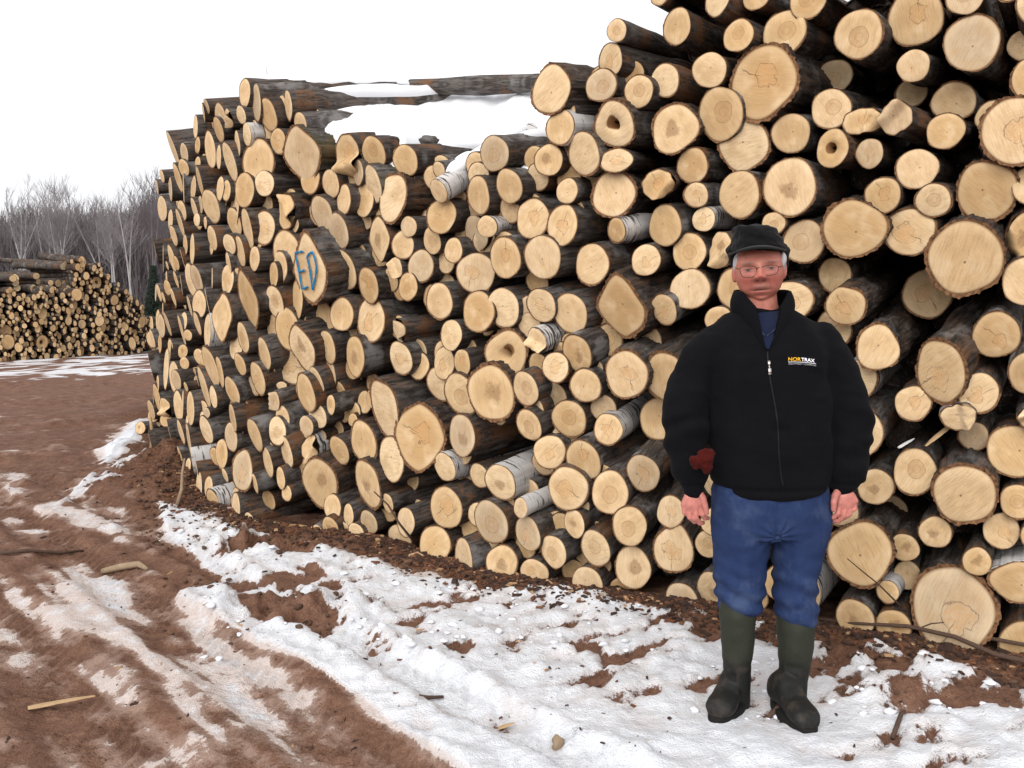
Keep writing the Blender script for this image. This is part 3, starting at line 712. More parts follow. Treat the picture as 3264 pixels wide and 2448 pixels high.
road = (cov < .2) & (X < -1) & (Y > 6.5)
cov = np.where(road, cov + np.clip(fbm((X * .95 + Y * .3) * .9, (Y - .35 * X) * 4.2, 0, 4, 91) - .14, 0, 1) * 1.0 * np.clip((15 - Y) / 3, 0, 1), cov)
streak = fbm(along * 2.0, across * 13, 0, 4, 71)
midc = 1 - np.abs(np.clip(cov, 0, 1) - .5) * 1.2
ua, ub = X * .78 + Y * .62, -X * .62 + Y * .78
scuff = fbm(ua * 2.6, ub * 9.5, 0, 4, 81); scuff2 = fbm(ua * 7, ub * 17, 0, 3, 83)
zone = np.clip((1.55 - front) / .5, 0, 1) * (front > 0) * (Y < 10)
c2 = cov - zone * (.10 + np.clip(scuff + .08, -.2, .6) * .85 + scuff2 * .32) * (cov > .5) + small * .34 + lump * .25 + tiny * .12 - .05 * (1 - strip_) * (cov > .3) * (X < 0) + streak * .95 * np.clip(midc, .1, 1) * (X < 0)
st = np.clip((c2 - .46) / .12, 0, 1); st = st * st * (3 - 2 * st)
Z = Z + st * (.026 + small * .018 + tiny * .004) * np.where(trk > .5, .3, 1) * (.14 + .86 * strip_)
Z = np.where(Y > 40, broad * .3, Z)
fx, fy = .93, 3.56                                            # trodden level where the man stands
Z = Z * (1 - .75 * np.exp(-(((X - fx) / .4) ** 2 + ((Y - fy) / .3) ** 2))) 
Z = Z - np.where(front < -.5, .05, 0)
def ground_z(x, y):
    i = int(np.clip(np.searchsorted(GX, x), 1, len(GX) - 1)); j = int(np.clip(np.searchsorted(GY, y), 1, len(GY) - 1)); return float(Z[j, i])
ny_, nx_ = X.shape
V3 = np.stack([X, Y, Z], -1).reshape(-1, 3)
idx = np.arange(ny_ * nx_).reshape(ny_, nx_)
F4 = np.stack([idx[:-1, :-1], idx[:-1, 1:], idx[1:, 1:], idx[1:, :-1]], -1).reshape(-1, 4)
me = bpy.data.meshes.new('ground'); me.vertices.add(len(V3)); me.vertices.foreach_set('co', V3.ravel().astype(np.float32))
me.loops.add(F4.size); me.loops.foreach_set('vertex_index', F4.ravel().astype(np.int32)); me.polygons.add(len(F4)); me.polygons.foreach_set('loop_start', np.arange(0, F4.size, 4, dtype=np.int32)); me.polygons.foreach_set('use_smooth', np.ones(len(F4), bool))
me.update(calc_edges=True)
for nm, arr in (('snow', c2), ('track', trk), ('slush', (1 - strip_) * (Y < 16)), ('duff', np.exp(-((front - .12) / .30) ** 2) * (cov < .9))):
    at = me.attributes.new(nm, 'FLOAT', 'POINT'); at.data.foreach_set('value', arr.ravel().astype(np.float32))
def ground_mat():
    t = NT('mud_and_snow'); ob = t.obj(); sn = t.attr('snow'); sl = t.attr('slush'); du = t.attr('duff')
    n1 = t.noise(ob, 40, 4, .65); n2 = t.noise(ob, 150, 3, .6); n3 = t.noise(ob, 7, 4, .6); n4 = t.noise(ob, 1.1, 3)
    s = t.math('ADD', sn, t.math('ADD', t.math('MULTIPLY', t.math('SUBTRACT', n1, .5), .28), t.math('MULTIPLY', t.math('SUBTRACT', n2, .5), .22)))
    f = t.step(s, .46, .56)
    mud = t.ramp(t.math('ADD', t.math('MULTIPLY', n3, .55), t.math('MULTIPLY', n1, .45)), [(.28, (.036, .015, .009)), (.42, (.112, .052, .034)), (.55, (.182, .093, .062)), (.72, (.290, .165, .118))])
    mud = t.mix(t.math('MULTIPLY', n4, .5), mud, (.15, .080, .048))
    mud = t.mix(t.math('MULTIPLY', t.step(n2, .58, .70), .6), mud, (.32, .20, .13))
    mud = t.mix(t.math('MULTIPLY', t.step(n2, .42, .32), .6), mud, (.030, .014, .009))
    duff = t.ramp(n1, [(.3, (.028, .014, .009)), (.5, (.10, .045, .024)), (.66, (.17, .085, .045)), (.76, (.36, .22, .12))])
    mud = t.mix(t.math('MULTIPLY', t.step(t.math('ADD', s, t.math('MULTIPLY', t.math('SUBTRACT', n3, .5), .5)), .16, .46), t.math('MULTIPLY', sl, .55)), mud, (.37, .265, .215))
    mud = t.mix(t.math('MULTIPLY', du, .85), mud, duff)
    snow = t.mix(t.step(n3, .35, .7), (.70, .715, .75), (.60, .61, .645))
    dirty = t.mix(n1, (.46, .37, .33), (.60, .53, .50))
    snow = t.mix(t.math('MULTIPLY', t.step(s, .86, .62), t.math('ADD', .35, t.math('MULTIPLY', sl, .65))), snow, dirty)
    snow = t.mix(t.math('MULTIPLY', sl, t.step(t.math('ADD', n3, t.math('MULTIPLY', n1, .5)), 1.0, .6)), snow, dirty)
    snow = t.mix(t.math('MULTIPLY', t.step(n2, .66, .74), t.math('MULTIPLY', t.step(n3, .45, .62), .75)), snow, (.13, .085, .06))
    t.bump(t.math('ADD', t.math('MULTIPLY', n1, 1.0), t.math('MULTIPLY', n2, .6)), .8, .016)
    return t.done(t.mix(f, mud, snow), t.mix(f, .85, .6), .2)
me.materials.append(ground_mat()); tag(link('ground', me), kind='structure')
BVH_G = BVHTree.FromPolygons([tuple(v) for v in V3[:1]], []) if False else None

# litter: bark flakes, chips and crumbs (stuff)
class Litter:
    def __init__(s): s.mb = MB()
    def flake(s, x, y, l, w, h, mi, z=None):
        z = ground_z(x, y) if z is None else z; a = random.uniform(0, 6.28); tl = random.uniform(-.35, .35); M = Matrix.Rotation(a, 3, 'Z') @ Matrix.Rotation(tl, 3, 'X') @ Matrix.Rotation(random.uniform(-.3, .3), 3, 'Y')
        P = [(-l, -w * random.uniform(.3, 1), 0), (-l * random.uniform(.2, .8), w, 0), (l, w * random.uniform(.2, 1), 0), (l * random.uniform(.4, 1.1), -w, 0)]
        vs = [M @ Vector((p[0], p[1], -h)) + Vector((x, y, z + h * .6)) for p in P] + [M @ Vector((p[0] * .9, p[1] * .8, h)) + Vector((x, y, z + h * .6)) for p in P]
        s.mb.add(vs, [(3, 2, 1, 0), (4, 5, 6, 7)] + [(i, (i + 1) % 4, 4 + (i + 1) % 4, 4 + i) for i in range(4)], None, random.random(), mi)
lt = Litter()
def along_face(k0, k1): 
    i = random.uniform(k0, k1); a = int(i); return FL[a].lerp(FL[min(a + 1, len(FL) - 1)], i - a), (FL[min(a + 1, len(FL) - 1)] - FL[a]).normalized()
for k in range(7000):
    p, tg = along_face(10, 250); n = Vector((tg.y, -tg.x, 0)); n = n if n.y < 0 else -n
    d = abs(random.gauss(.05, .17)) - .05; q = p + n * d; sz = random.choice([.006, .008, .011, .016, .024]) * random.uniform(.7, 1.3)
    lt.flake(q.x, q.y, sz, sz * random.uniform(.25, .6), sz * .18 + .0012, random.choices([0, 1, 2], [6, 3.2, .55])[0])
for k in range(260):
    p, tg = along_face(0, 240); n = Vector((tg.y, -tg.x, 0)); n = n if n.y < 0 else -n
    q = p + n * random.uniform(.2, 1.7); sz = random.choice([.003, .004, .006, .010]) * random.uniform(.7, 1.3)
    lt.flake(q.x, q.y, sz, sz * random.uniform(.3, .7), sz * .3, random.choices([0, 1, 2], [6, 2, .8])[0])
for k in range(800):
    x = random.uniform(-4.5, .5); y = random.uniform(2.4, 9); sz = random.choice([.003, .004, .007, .012]) * random.uniform(.7, 1.4)
    lt.flake(x, y, sz * 1.3, sz * random.uniform(.2, .5), sz * .25, random.choices([0, 1, 2], [6, 2, 1])[0])
LM_ = [flat('bark_flake', (.045, .025, .018), .9, vary=.6, sc=30), flat('red_bark_flake', (.125, .054, .028), .9, vary=.5, sc=30), flat('wood_chip', (.36, .22, .115), .85, vary=.3, sc=30)]
tag(lt.mb.link('bark_litter', LM_, smooth=False), 'bark flakes and wood chips littered along the foot of the pile', 'litter', kind='stuff')
# clods of mud
ico = bmesh.new(); bmesh.ops.create_icosphere(ico, subdivisions=2, radius=1); IV = np.array([v.co[:] for v in ico.verts]); IF = [tuple(v.index for v in f.verts) for f in ico.faces]; ico.free()
def clod(mb, x, y, r, mi=0, sink=.3, sq=(1.3, 1, .7), z=None):
    s = random.randrange(9999); d = 1 + .9 * fbm(IV[:, 0] * 1.3, IV[:, 1] * 1.3, IV[:, 2] * 1.3, 3, s); P = IV * d[:, None] * np.array(sq) * r; a = random.uniform(0, 6.28); c, s_ = math.cos(a), math.sin(a)
    z = ground_z(x, y) if z is None else z
    mb.add([(x + p[0] * c - p[1] * s_, y + p[0] * s_ + p[1] * c, z + p[2] + r * (.7 - sink)) for p in P], IF, None, random.random(), mi)
mb = MB()
for k in range(900):
    if k < 380: q = on_ground(random.uniform(300, 520) * 1.4756, random.uniform(1010, 1190) * 1.4756)
    elif k < 640: q = on_ground(*[c * 1.4756 for c in random.choice([(random.uniform(490, 750), random.uniform(1270, 1385)), (random.uniform(400, 520), random.uniform(1190, 1290)), (random.uniform(480, 640), random.uniform(1172, 1205))])])
    elif k < 760: q = on_ground(random.uniform(1780, 2212) * 1.4756, random.uniform(1400, 1560) * 1.4756)
    else: q = on_ground(random.uniform(0, 1500) * 1.4756, random.uniform(1150, 1650) * 1.4756)
    if c2[int(np.clip(np.searchsorted(GY, q.y), 1, len(GY) - 1)), int(np.clip(np.searchsorted(GX, q.x), 1, len(GX) - 1))] > .5 and random.random() < .75: continue
    clod(mb, q.x, q.y, random.choice([.004, .006, .009, .014] if k < 760 else [.003, .004, .006]) * random.uniform(.7, 1.4), sink=.5)
tag(mb.link('mud_clods', [flat('mud_clod', (.085, .048, .031), .95, vary=.5, sc=40)]), 'crumbly clods of brown mud scattered on the ground', 'mud', kind='stuff')
mb = MB()
for k in range(420):
    if k < 270: q = on_ground(random.uniform(345, 1500) * 1.4756, random.uniform(1090, 1420) * 1.4756)
    else: q = on_ground(random.uniform(1500, 2212) * 1.4756, random.uniform(1340, 1560) * 1.4756)
    j = int(np.clip(np.searchsorted(GY, q.y), 1, len(GY) - 1)); i = int(np.clip(np.searchsorted(GX, q.x), 1, len(GX) - 1))
    if c2[j, i] < .5: continue
    clod(mb, q.x, q.y, random.choice([.005, .007, .010, .015]) * random.uniform(.7, 1.3), sink=.45, sq=(1.4, 1.1, .6))
t = NT('snow_lump'); n = t.noise(t.obj(), 60, 3); SNOW = t.done(t.mix(n, (.62, .63, .67), (.72, .73, .76)), .6, .2)
tag(mb.link('snow_lumps', [SNOW]), 'crumbled lumps of crusted snow on the strip before the pile', 'snow', kind='stuff')
# ---------------------------------------------------------------- snow lying on top of the pile
def top_snow():
    lip = [(1010, 428, .12), (1087, 436, .12), (1217, 432, .2), (1289, 452, .2), (1362, 447, .55), (1440, 437, .85), (1506, 428, 1.05), (1571, 421, 1.2), (1640, 412, .9), (1740, 400, .95), (1800, 392, 1.0)]
    back = [(850, 262), (960, 272), (1080, 268), (1180, 272), (1290, 276), (1400, 274), (1500, 268), (1590, 258), (1680, 248), (1780, 240), (1850, 236)]
    nu, nv = 110, 46; rows = []
    def at(P, f): f *= len(P) - 1; i = min(int(f), len(P) - 2); t = f - i; return [u * (1 - t) + v * t for u, v in zip(P[i], P[i + 1])]
    for j in range(nv):
        g = j / (nv - 1); row = []
        for i in range(nu):
            f = i / (nu - 1); a, b = at(lip, f), at(back, f); s0, n0 = face_hit(*a[:2])
            A_ = CAM + sight(*a[:2]) * (s0 + a[2]); s1, n1 = face_hit(*b); B_ = CAM + sight(*b) * (s1 + 2.0)
            p = A_.lerp(B_, g); p.z += .05 * math.sin(g * math.pi) * 0
            row.append(p)
        rows.append(row)
    co = np.array([p[:] for r in rows for p in r]); w = fbm(co[:, 0] * 2.0, co[:, 1] * 2.0, 0, 4, 61) * .055 + fbm(co[:, 0] * 11, co[:, 1] * 11, 0, 3, 62) * .02
    gg = np.repeat(np.linspace(0, 1, nv), nu); w = w * (1 - .5 * np.clip(1 - gg / .1, 0, 1))
    w = w - .05 * np.clip(1 - gg / .05, 0, 1) ** 2
    ff = np.tile(np.linspace(0, 1, nu), nv); co[:, 2] += w + .07 * np.clip(1 - ff / .4, 0, 1) + .060 - .04 * np.clip(1 - gg / .15, 0, 1)
    m = MB(); n = nu
    bot = co.copy(); bot[:, 2] -= .06
    m.add(np.vstack([co, bot]).tolist(), [(j * n + i, j * n + i + 1, (j + 1) * n + i + 1, (j + 1) * n + i) for j in range(nv - 1) for i in range(nu - 1)] +
          [(nu * nv + i, nu * nv + i + 1, i + 1, i) for i in range(nu - 1)] + [((nv - 1) * n + i, (nv - 1) * n + i + 1, nu * nv + (nv - 1) * n + i + 1, nu * nv + (nv - 1) * n + i) for i in range(nu - 1)] +
          [(j * n, (j + 1) * n, nu * nv + (j + 1) * n, nu * nv + j * n) for j in range(nv - 1)] + [((j + 1) * n + nu - 1, j * n + nu - 1, nu * nv + j * n + nu - 1, nu * nv + (j + 1) * n + nu - 1) for j in range(nv - 1)])
    # caps of snow lying on single logs: pixel of the log's end, where along it the snow starts and stops, how wide
    for px, py, s0_, s1_, wd in [(787, 300, .30, 2.0, .8), (815, 325, .35, 2.0, .8), (935, 340, .25, 2.2, .9), (915, 385, .25, 2.1, .9), (680, 345, .35, 2, .8), (1255, 496, .28, 2.1, .95), (1575, 490, .2, 2.2, .9), (1400, 592, .12, .9, .9), (1630, 593, .12, .9, .7),
                                 (1397, 542, .12, 1.0, .8), (556, 475, .22, 1.6, .8), (590, 500, .2, 1.4, .8), (505, 570, .15, 1.4, .8), (845, 585, .14, .6, .6), (1770, 390, .6, 2, .6), (1080, 665, .10, .5, .5), (487, 620, .06, .8, .9), (970, 560, .3, .9, .7), (1750, 405, .2, .9, .4), (985, 575, .08, .5, .6), (1200, 560, .10, .6, .9), (1240, 600, .08, .4, .7)]:
        L = min(LOGS, key=lambda q: (q.px - px) ** 2 + (q.py - py) ** 2)
        nn, mm = 34, 12; top = []; 
        for j in range(nn):
            s = s0_ + (s1_ - s0_) * j / (nn - 1); edge = min(1, min(j, nn - 1 - j) / 4 + .02) ** .6
            for i in range(mm):
                a = (i / (mm - 1) - .5) * 2; th = R(90) - a * R(68) * wd * (1 + .30 * float(noise3(s * 6, i * .0 + (1 if a > 0 else 0) * 9, L.px, 4))) * (.35 + .65 * edge)
                h = .040 * edge * max(0, 1 - a * a) ** .6 * (1 + float(noise3(s * 5, a * 2, L.py, 8)) * .9) - .006
                top.append(L.c + L.ax * s + L.U * ((L.su + h) * math.cos(th)) + L.V * ((L.sv + h) * math.sin(th)))
        m.add(top, [(j * mm + i, (j + 1) * mm + i, (j + 1) * mm + i + 1, j * mm + i + 1) for j in range(nn - 1) for i in range(mm - 1)])
    t = NT('clean_snow'); n_ = t.noise(t.obj(), 5, 4); t.bump(t.noise(t.obj(), 60, 3), .3, .006)
    tag(m.link('pile_snow', [t.done(t.mix(n_, (.66, .67, .70), (.76, .765, .785)), .6, .2)]), 'smooth white snow lying over the top of the near pile', 'snow', kind='stuff')
top_snow()
# a long bare log lying across the back of the snowy top
L0 = Log(); L0.__dict__.update(LOGS[0].__dict__); a_, b_ = face_hit(1740, 264), face_hit(1180, 272)
p0 = CAM + sight(1745, 264) * (a_[0] + 1.25); p1 = CAM + sight(1120, 279) * (b_[0] + 1.75)
L0.c = p0; L0.ax = (p1 - p0).normalized(); L0.U = L0.ax.cross(Vector((0, 0, 1))).normalized(); L0.V = L0.U.cross(L0.ax); L0.su = L0.sv = L0.r = .062; L0.len = (p1 - p0).length; L0.fl = ''; L0.thick = .06; L0.rnd = .6
mb = MB(); bark_geom(L0, mb, 24, 14); tag(mb.link('log', [BARK['dark'], RIM]), 'long bare grey log lying lengthwise along the skyline of the snowy top', 'log', GROUP)

# ---------------------------------------------------------------- the other pile across the road
def far_pile():
    line = [(-30.0, 20.5), (-20.0, 21.6), (-14.5, 22.6), (-12.3, 23.6), (-11.2, 25.0), (-10.35, 26.6), (-10.2, 28.2), (-10.6, 30.2), (-11.5, 32.5)]
    P = spline(line, 12); top = [(-40, 590), (0, 592), (60, 590), (95, 585), (125, 565), (150, 556), (180, 552), (205, 562), (235, 590), (262, 622), (295, 645), (310, 672), (322, 700), (330, 745)]
    def toppx(px):
        for (a, ya), (b, yb) in zip(top, top[1:]):
            if a <= px <= b: return ya + (yb - ya) * (px - a) / (b - a)
        return 590 if px < 0 else 760
    m = MB(); rg = random.Random(21); cum = [0]
    for a, b in zip(P, P[1:]): cum.append(cum[-1] + (b - a).length)
    s = 0; 
    def at(s):
        i = min(max(0, next((k for k in range(len(cum) - 1) if cum[k + 1] >= s), len(cum) - 2)), len(P) - 2); t = (s - cum[i]) / max(1e-6, cum[i + 1] - cum[i]); return P[i].lerp(P[i + 1], t), (P[i + 1] - P[i]).normalized()
    placed = []; tries = 0; cells = {}
    while tries < 60000:
        tries += 1; s = rg.uniform(cum[-1] * .30, cum[-1] * .97); p, tg = at(s); r = rg.choices([rg.uniform(.038, .058), rg.uniform(.058, .085), rg.uniform(.10, .17)], [5 if tries > 6000 else 1, 2.4, .6 if tries < 3000 else .0])[0]
        z = rg.uniform(.02, 3.0); ix, iy = image_of(Vector((p.x, p.y, z + r)))
        if iy < toppx(ix / 1.4756) * 1.4756 or (ix < 235 and iy < 912 + .08 * (235 - ix) - 14 * math.sin(ix * .05)): continue
        key = (int(s / .4), int(z / .4)); ok = True
        for a in (-1, 0, 1):
            for b in (-1, 0, 1):
                for (s2, z2, r2) in cells.get((key[0] + a, key[1] + b), ()):
                    if (s - s2) ** 2 + (z - z2) ** 2 < ((r + r2) * .79) ** 2: ok = False
        if not ok: continue
        cells.setdefault(key, []).append((s, z, r)); placed.append((s, z, r))
    for (s, z, r) in placed:
        p, tg = at(s); n = Vector((-tg.y, tg.x, 0)); n = n if n.x < 0 else -n
        q = Log(); q.ax = (n + Vector((rg.uniform(-.12, .12), rg.uniform(-.12, .12) + .25, rg.uniform(-.08, .12)))).normalized(); q.U = q.ax.cross(Vector((0, 0, 1))).normalized(); q.V = q.U.cross(q.ax)
        q.c = Vector((p.x, p.y, z)) + n * rg.uniform(-.16, .22); q.su = r * rg.uniform(.75, 1.0); q.sv = r * rg.uniform(1.0, 1.35); q.r = r; q.fl = 'h' if r > .13 and rg.random() < .15 else ''; q.thick = .1; q.rnd = rg.choice([0, .05, .1, .17, .3, .93, .35, .62]); q.ph = [rg.uniform(0, 6) for _ in range(6)]; q.len = 2.3
        bark_geom(q, m, 11, 2, mi=0, rim_mi=1); cut_geom(q, m, 11, mi=2 if not q.fl else 3, rings=(1, .5, .11))
    for k in range(500):        # the dark inside, and logs lying over the top
        s = rg.uniform(0, cum[-1]); p, tg = at(s); n = Vector((-tg.y, tg.x, 0)); n = n if n.x < 0 else -n; ix, _ = image_of(Vector((p.x, p.y, 1)))
        ty = toppx(ix / 1.4756) * 1.4756; f = (at_y(ix, ty, p.y)).z - .12
        q = Log(); q.ax = (n + Vector((0, 0, rg.uniform(-.02, .06)))).normalized(); q.U = q.ax.cross(Vector((0, 0, 1))).normalized(); q.V = q.U.cross(q.ax); z = rg.uniform(.0, 1) ** .6 * f
        q.c = Vector((p.x, p.y, max(.02, z))) + n * rg.uniform(.3, .7); q.su = q.sv = q.r = rg.uniform(.07, .13); q.fl = ''; q.thick = .1; q.rnd = rg.random(); q.ph = [rg.uniform(0, 6) for _ in range(6)]; q.len = rg.uniform(2, 3.4)
        bark_geom(q, m, 9, 2, mi=0, rim_mi=0); cut_geom(q, m, 9, mi=2, rings=(1, .5, .11))
    tag(m.link('distant_logs', [BARK['dark'], RIM, CUT['plain'], CUT['hole']]), 'distant pile of hundreds of cut logs across the road before the bare woods', 'log pile', kind='stuff')
far_pile()

# ---------------------------------------------------------------- bare winter woods
def bark_tree(name, col, col2):
    t = NT(name); n = t.noise(t.scale(t.obj(), (2, 2, 6)), 3, 4); return t.done(t.mix(n, col, col2), .9, .1)
WHITE_T = bark_tree('pale_birch_bark', (.42, .40, .395), (.22, .205, .205)); GREY_T = bark_tree('grey_twig', (.20, .175, .175), (.12, .10, .105)); PALE_T = bark_tree('pale_twig', (.33, .305, .31), (.22, .20, .205))
def twig(m, a, b, r0, r1, mi=0):
    d = (b - a).normalized(); u = d.cross(Vector((.3, .8, .1))).normalized(); w = d.cross(u); vs = []
    for p, r in ((a, r0), (b, r1)):
        for k in range(3): th = 2.0944 * k; vs.append(p + (u * math.cos(th) + w * math.sin(th)) * r)
    m.add(vs, [(0, 1, 4, 3), (1, 2, 5, 4), (2, 0, 3, 5)], None, .5, mi)
def grow(m, a, d, ln, r, lv, rg, up=.25):
    b = a + d * ln; twig(m, a, b, r, r * .6)
    if lv == 0: return
    for k in range(3 if lv > 1 else 4):
        t = rg.uniform(.35, 1.0); nd = (d + Vector((rg.uniform(-.6, .6), rg.uniform(-.6, .6), rg.uniform(-.15, .45)))).normalized(); nd = (nd + Vector((0, 0, up))).normalized()
        grow(m, a.lerp(b, t), nd, ln * rg.uniform(.5, .75), max(.006, r * .55), lv - 1, rg, up)
TREES = [((255, 1330), (110, 880), 64, 'w'), ((266, 1330), (290, 830), 64, 'w'), ((320, 1330), (405, 1110), 62, 'w'), ((332, 1330), (352, 930), 66, 'w'), ((555, 1330), (480, 940), 66, 'w'), ((632, 1330), (560, 450), 64, 'w'), ((690, 1330), (600, 860), 63, 'w'), ((740, 1320), (740, 400), 66, 'w'),
         ((798, 1310), (690, 440), 62, 'w'), ((806, 1310), (890, 470), 62, 'w'), ((1170, 1330), (985, 900), 64, 'w'), ((1275, 1420), (1205, 700), 66, 'w'), ((1432, 1600), (1315, 640), 60, 'w'), ((1424, 1560), (1400, 560), 61, 'w'), ((1645, 1800), (1520, 1000), 58, 'w'), ((1650, 1700), (1665, 1100), 60, 'w'), ((1690, 1200), (1640, 410), 68, 'g'), ((1930, 1100), (1900, 260), 66, 'g'), ((1850, 1100), (1800, 360), 67, 'g'), ((960, 1250), (965, 560), 70, 'g'), ((430, 1250), (420, 590), 72, 'g'), ((250, 1200), (250, 690), 74, 'g'), ((1960, 1200), (1990, 330), 64, 'g'), ((1130, 1250), (1140, 680), 72, 'g')]
ORDT = ['first', 'second', 'third', 'fourth', 'fifth', 'sixth', 'seventh', 'eighth', 'ninth', 'tenth', 'eleventh', 'twelfth', 'thirteenth', 'fourteenth', 'fifteenth', 'sixteenth']
wi = gi = 0
for (b0, t0, D, kd) in sorted(TREES, key=lambda q: q[0][0]):
    rg = random.Random(int(b0[0] * 7 + t0[1])); q = lambda p: at_y(p[0] * .25316, 480 + p[1] * .25316, D)
    b, t = q(b0), q(t0); base = b + (b - t) * (b.z / max(.5, t.z - b.z)) if t.z > b.z + .3 else Vector((b.x, b.y, 0)); base.z = -.1
    short = t0[1] > 800; tip = t + (t - b).normalized() * (1.2 if short else -1.0)
    n = 9; pts = []; ph = rg.uniform(0, 6)
    for i in range(n + 1): f = i / n; p = base.lerp(tip, f); p.x += math.sin(f * 3 + ph) * .16 * f; pts.append(p)
    r0 = .078 if kd == 'w' else .085; m = MB(); tube(m, pts, [r0 * (1 - .8 * i / n) for i in range(n + 1)], 7)
    e = empty('birch_tree' if kd == 'w' else 'bare_tree', base)
    if kd == 'w': lab = f'slim white-barked leafless birch, {ORDT[wi]} of sixteen counted from the picture edge'; wi += 1
    else: lab = f'grey leafless tree topping the woods, {ORDT[gi]} of eight from the picture edge'; gi += 1
    tag(e, lab, 'tree', 'birches at the edge of the woods' if kd == 'w' else 'tall bare trees over the woods')
    tr = m.link('trunk', [WHITE_T if kd == 'w' else GREY_T], e); tr.matrix_parent_inverse = Matrix.Translation(-base)
    m = MB()
    for k in range(40 if not short else 12):
        f = rg.uniform(.5, .97); i = min(int(f * n), n - 1); p = pts[i].lerp(pts[i + 1], f * n - i)
        d = Vector((rg.uniform(-1, 1), rg.uniform(-1, 1), rg.uniform(.7, 1.8))).normalized(); grow(m, p, d, rg.uniform(.8, 1.7) * (1.35 - f * .6), .014, 2, rg, .22)
    cr = m.link('crown', [PALE_T if kd == 'w' else GREY_T], e); cr.matrix_parent_inverse = Matrix.Translation(-base)
# the mass of the woods behind them
m = MB(); rg = random.Random(99)
prof = [(-3000, 720), (-400, 760), (0, 740), (150, 720), (400, 640), (900, 650), (1050, 700), (1200, 640), (1500, 680), (1700, 640), (1900, 470), (2000, 430), (2300, 420), (3000, 500)]
def ptop(x):
    for (a, ya), (b, yb) in zip(prof, prof[1:]):
        if a <= x <= b: return ya + (yb - ya) * (x - a) / (b - a)
    return 780
for k in range(1900):
    D = rg.uniform(70, 98); x = rg.uniform(-350, 2400) if k < 1250 else rg.uniform(-2200, -300); b = at_y(x * .25316, 900, D); hz = at_y(0, 480 + (ptop(x) + rg.uniform(-40, 260)) * .25316, D).z - 1.6
    h = max(2.2, hz * rg.uniform(.75, 1.0)); base = Vector((b.x, D, 0)); ln = Vector((rg.uniform(-.08, .08), 0, 1)).normalized(); top = base + ln * h
    mi = 1 if rg.random() < .12 else 0; twig(m, base, top, rg.uniform(.04, .09), .012, mi)
    for j in range(9):
        f = rg.uniform(.35, 1); p = base.lerp(top, f); d = Vector((rg.uniform(-.7, .7), rg.uniform(-.5, .5), rg.uniform(.5, 1.5))).normalized(); l = rg.uniform(.7, 1.6); q = p + d * l; twig(m, p, q, .020, .009, 0)
        for i in range(3): d2 = (d + Vector((rg.uniform(-.5, .5), rg.uniform(-.5, .5), rg.uniform(-.1, .6)))).normalized(); a = p.lerp(q, rg.uniform(.3, 1)); twig(m, a, a + d2 * l * rg.uniform(.5, .9), .014, .007, 0)
for k in range(15000):      # brushwood
    D = rg.uniform(66, 100); x = rg.uniform(-350, 2400) if k < 11000 else rg.uniform(-2200, -300); b = at_y(x * .25316, 900, D); z = rg.uniform(0, 1) * max(2, at_y(0, 480 + (ptop(x) + 150) * .25316, D).z); a = Vector((b.x, D, max(0, z - .6))); twig(m, a, a + Vector((rg.uniform(-.4, .4), rg.uniform(-.3, .3), rg.uniform(.8, 1.8))), .026, .010, 0)
tag(m.link('woods', [bark_tree('woods_twig', (.215, .190, .195), (.140, .122, .130)), PALE_T]), 'dense grey mass of bare winter woods behind the distant pile', 'woods', kind='stuff')
# one dark spruce half hidden by the near pile
m = MB(); sb = at_y(489, 900, 60); sb.z = 0; tube(m, [sb, sb + Vector((0, 0, 3.4))], [.09, .02], 7); e = empty('spruce_tree', sb); tag(e, 'small dark green spruce standing among the grey trees beside the near pile', 'tree')
tr = m.link('trunk', [GREY_T], e); tr.matrix_parent_inverse = Matrix.Translation(-sb); m = MB(); rg = random.Random(5)
for k in range(1500):
    z = rg.uniform(.3, 3.4); rr = (3.6 - z) * .27; a = rg.uniform(0, 6.28); p = sb + Vector((0, 0, z)); l = rr * rg.uniform(.5, 1); q = p + Vector((math.cos(a) * l, math.sin(a) * l, -.25 * l)); twig(m, p.lerp(q, .25), q, .03, .012); 
    for i in range(3): a2 = p.lerp(q, rg.uniform(.4, 1)); twig(m, a2, a2 + Vector((rg.uniform(-.16, .16), rg.uniform(-.16, .16), rg.uniform(-.16, .02))), .03, .012)
cr = m.link('crown', [bark_tree('spruce_green', (.018, .030, .020), (.045, .055, .045))], e); cr.matrix_parent_inverse = Matrix.Translation(-sb)
# ---------------------------------------------------------------- the man in front of the pile
MY = 3.61                                                   # how far he stands from the camera
def W3(px, py, dy=0.0): return at_y(px, py, MY + dy)
PXM = FOC / MY
def ring(c, rx, ry, n=40, yaw=0, pw=2.0, up=None):
    vs = []
    for k in range(n):
        th = 2 * math.pi * k / n; a, b = math.cos(th), math.sin(th)
        a = math.copysign(abs(a) ** (2 / pw), a); b = math.copysign(abs(b) ** (2 / pw), b)
        x, y = a * rx, b * ry; vs.append(Vector(c) + Vector((x * math.cos(yaw) - y * math.sin(yaw), x * math.sin(yaw) + y * math.cos(yaw), 0)))
    return vs
def loft(mb, rings, cap=True, rnd=.5):
    n = len(rings[0]); vs = [p for r in rings for p in r]
    fs = [(i * n + k, i * n + (k + 1) % n, (i + 1) * n + (k + 1) % n, (i + 1) * n + k) for i in range(len(rings) - 1) for k in range(n)]
    if cap: fs += [tuple(range(n - 1, -1, -1)), tuple((len(rings) - 1) * n + k for k in range(n))]
    mb.add(vs, fs, None, rnd)
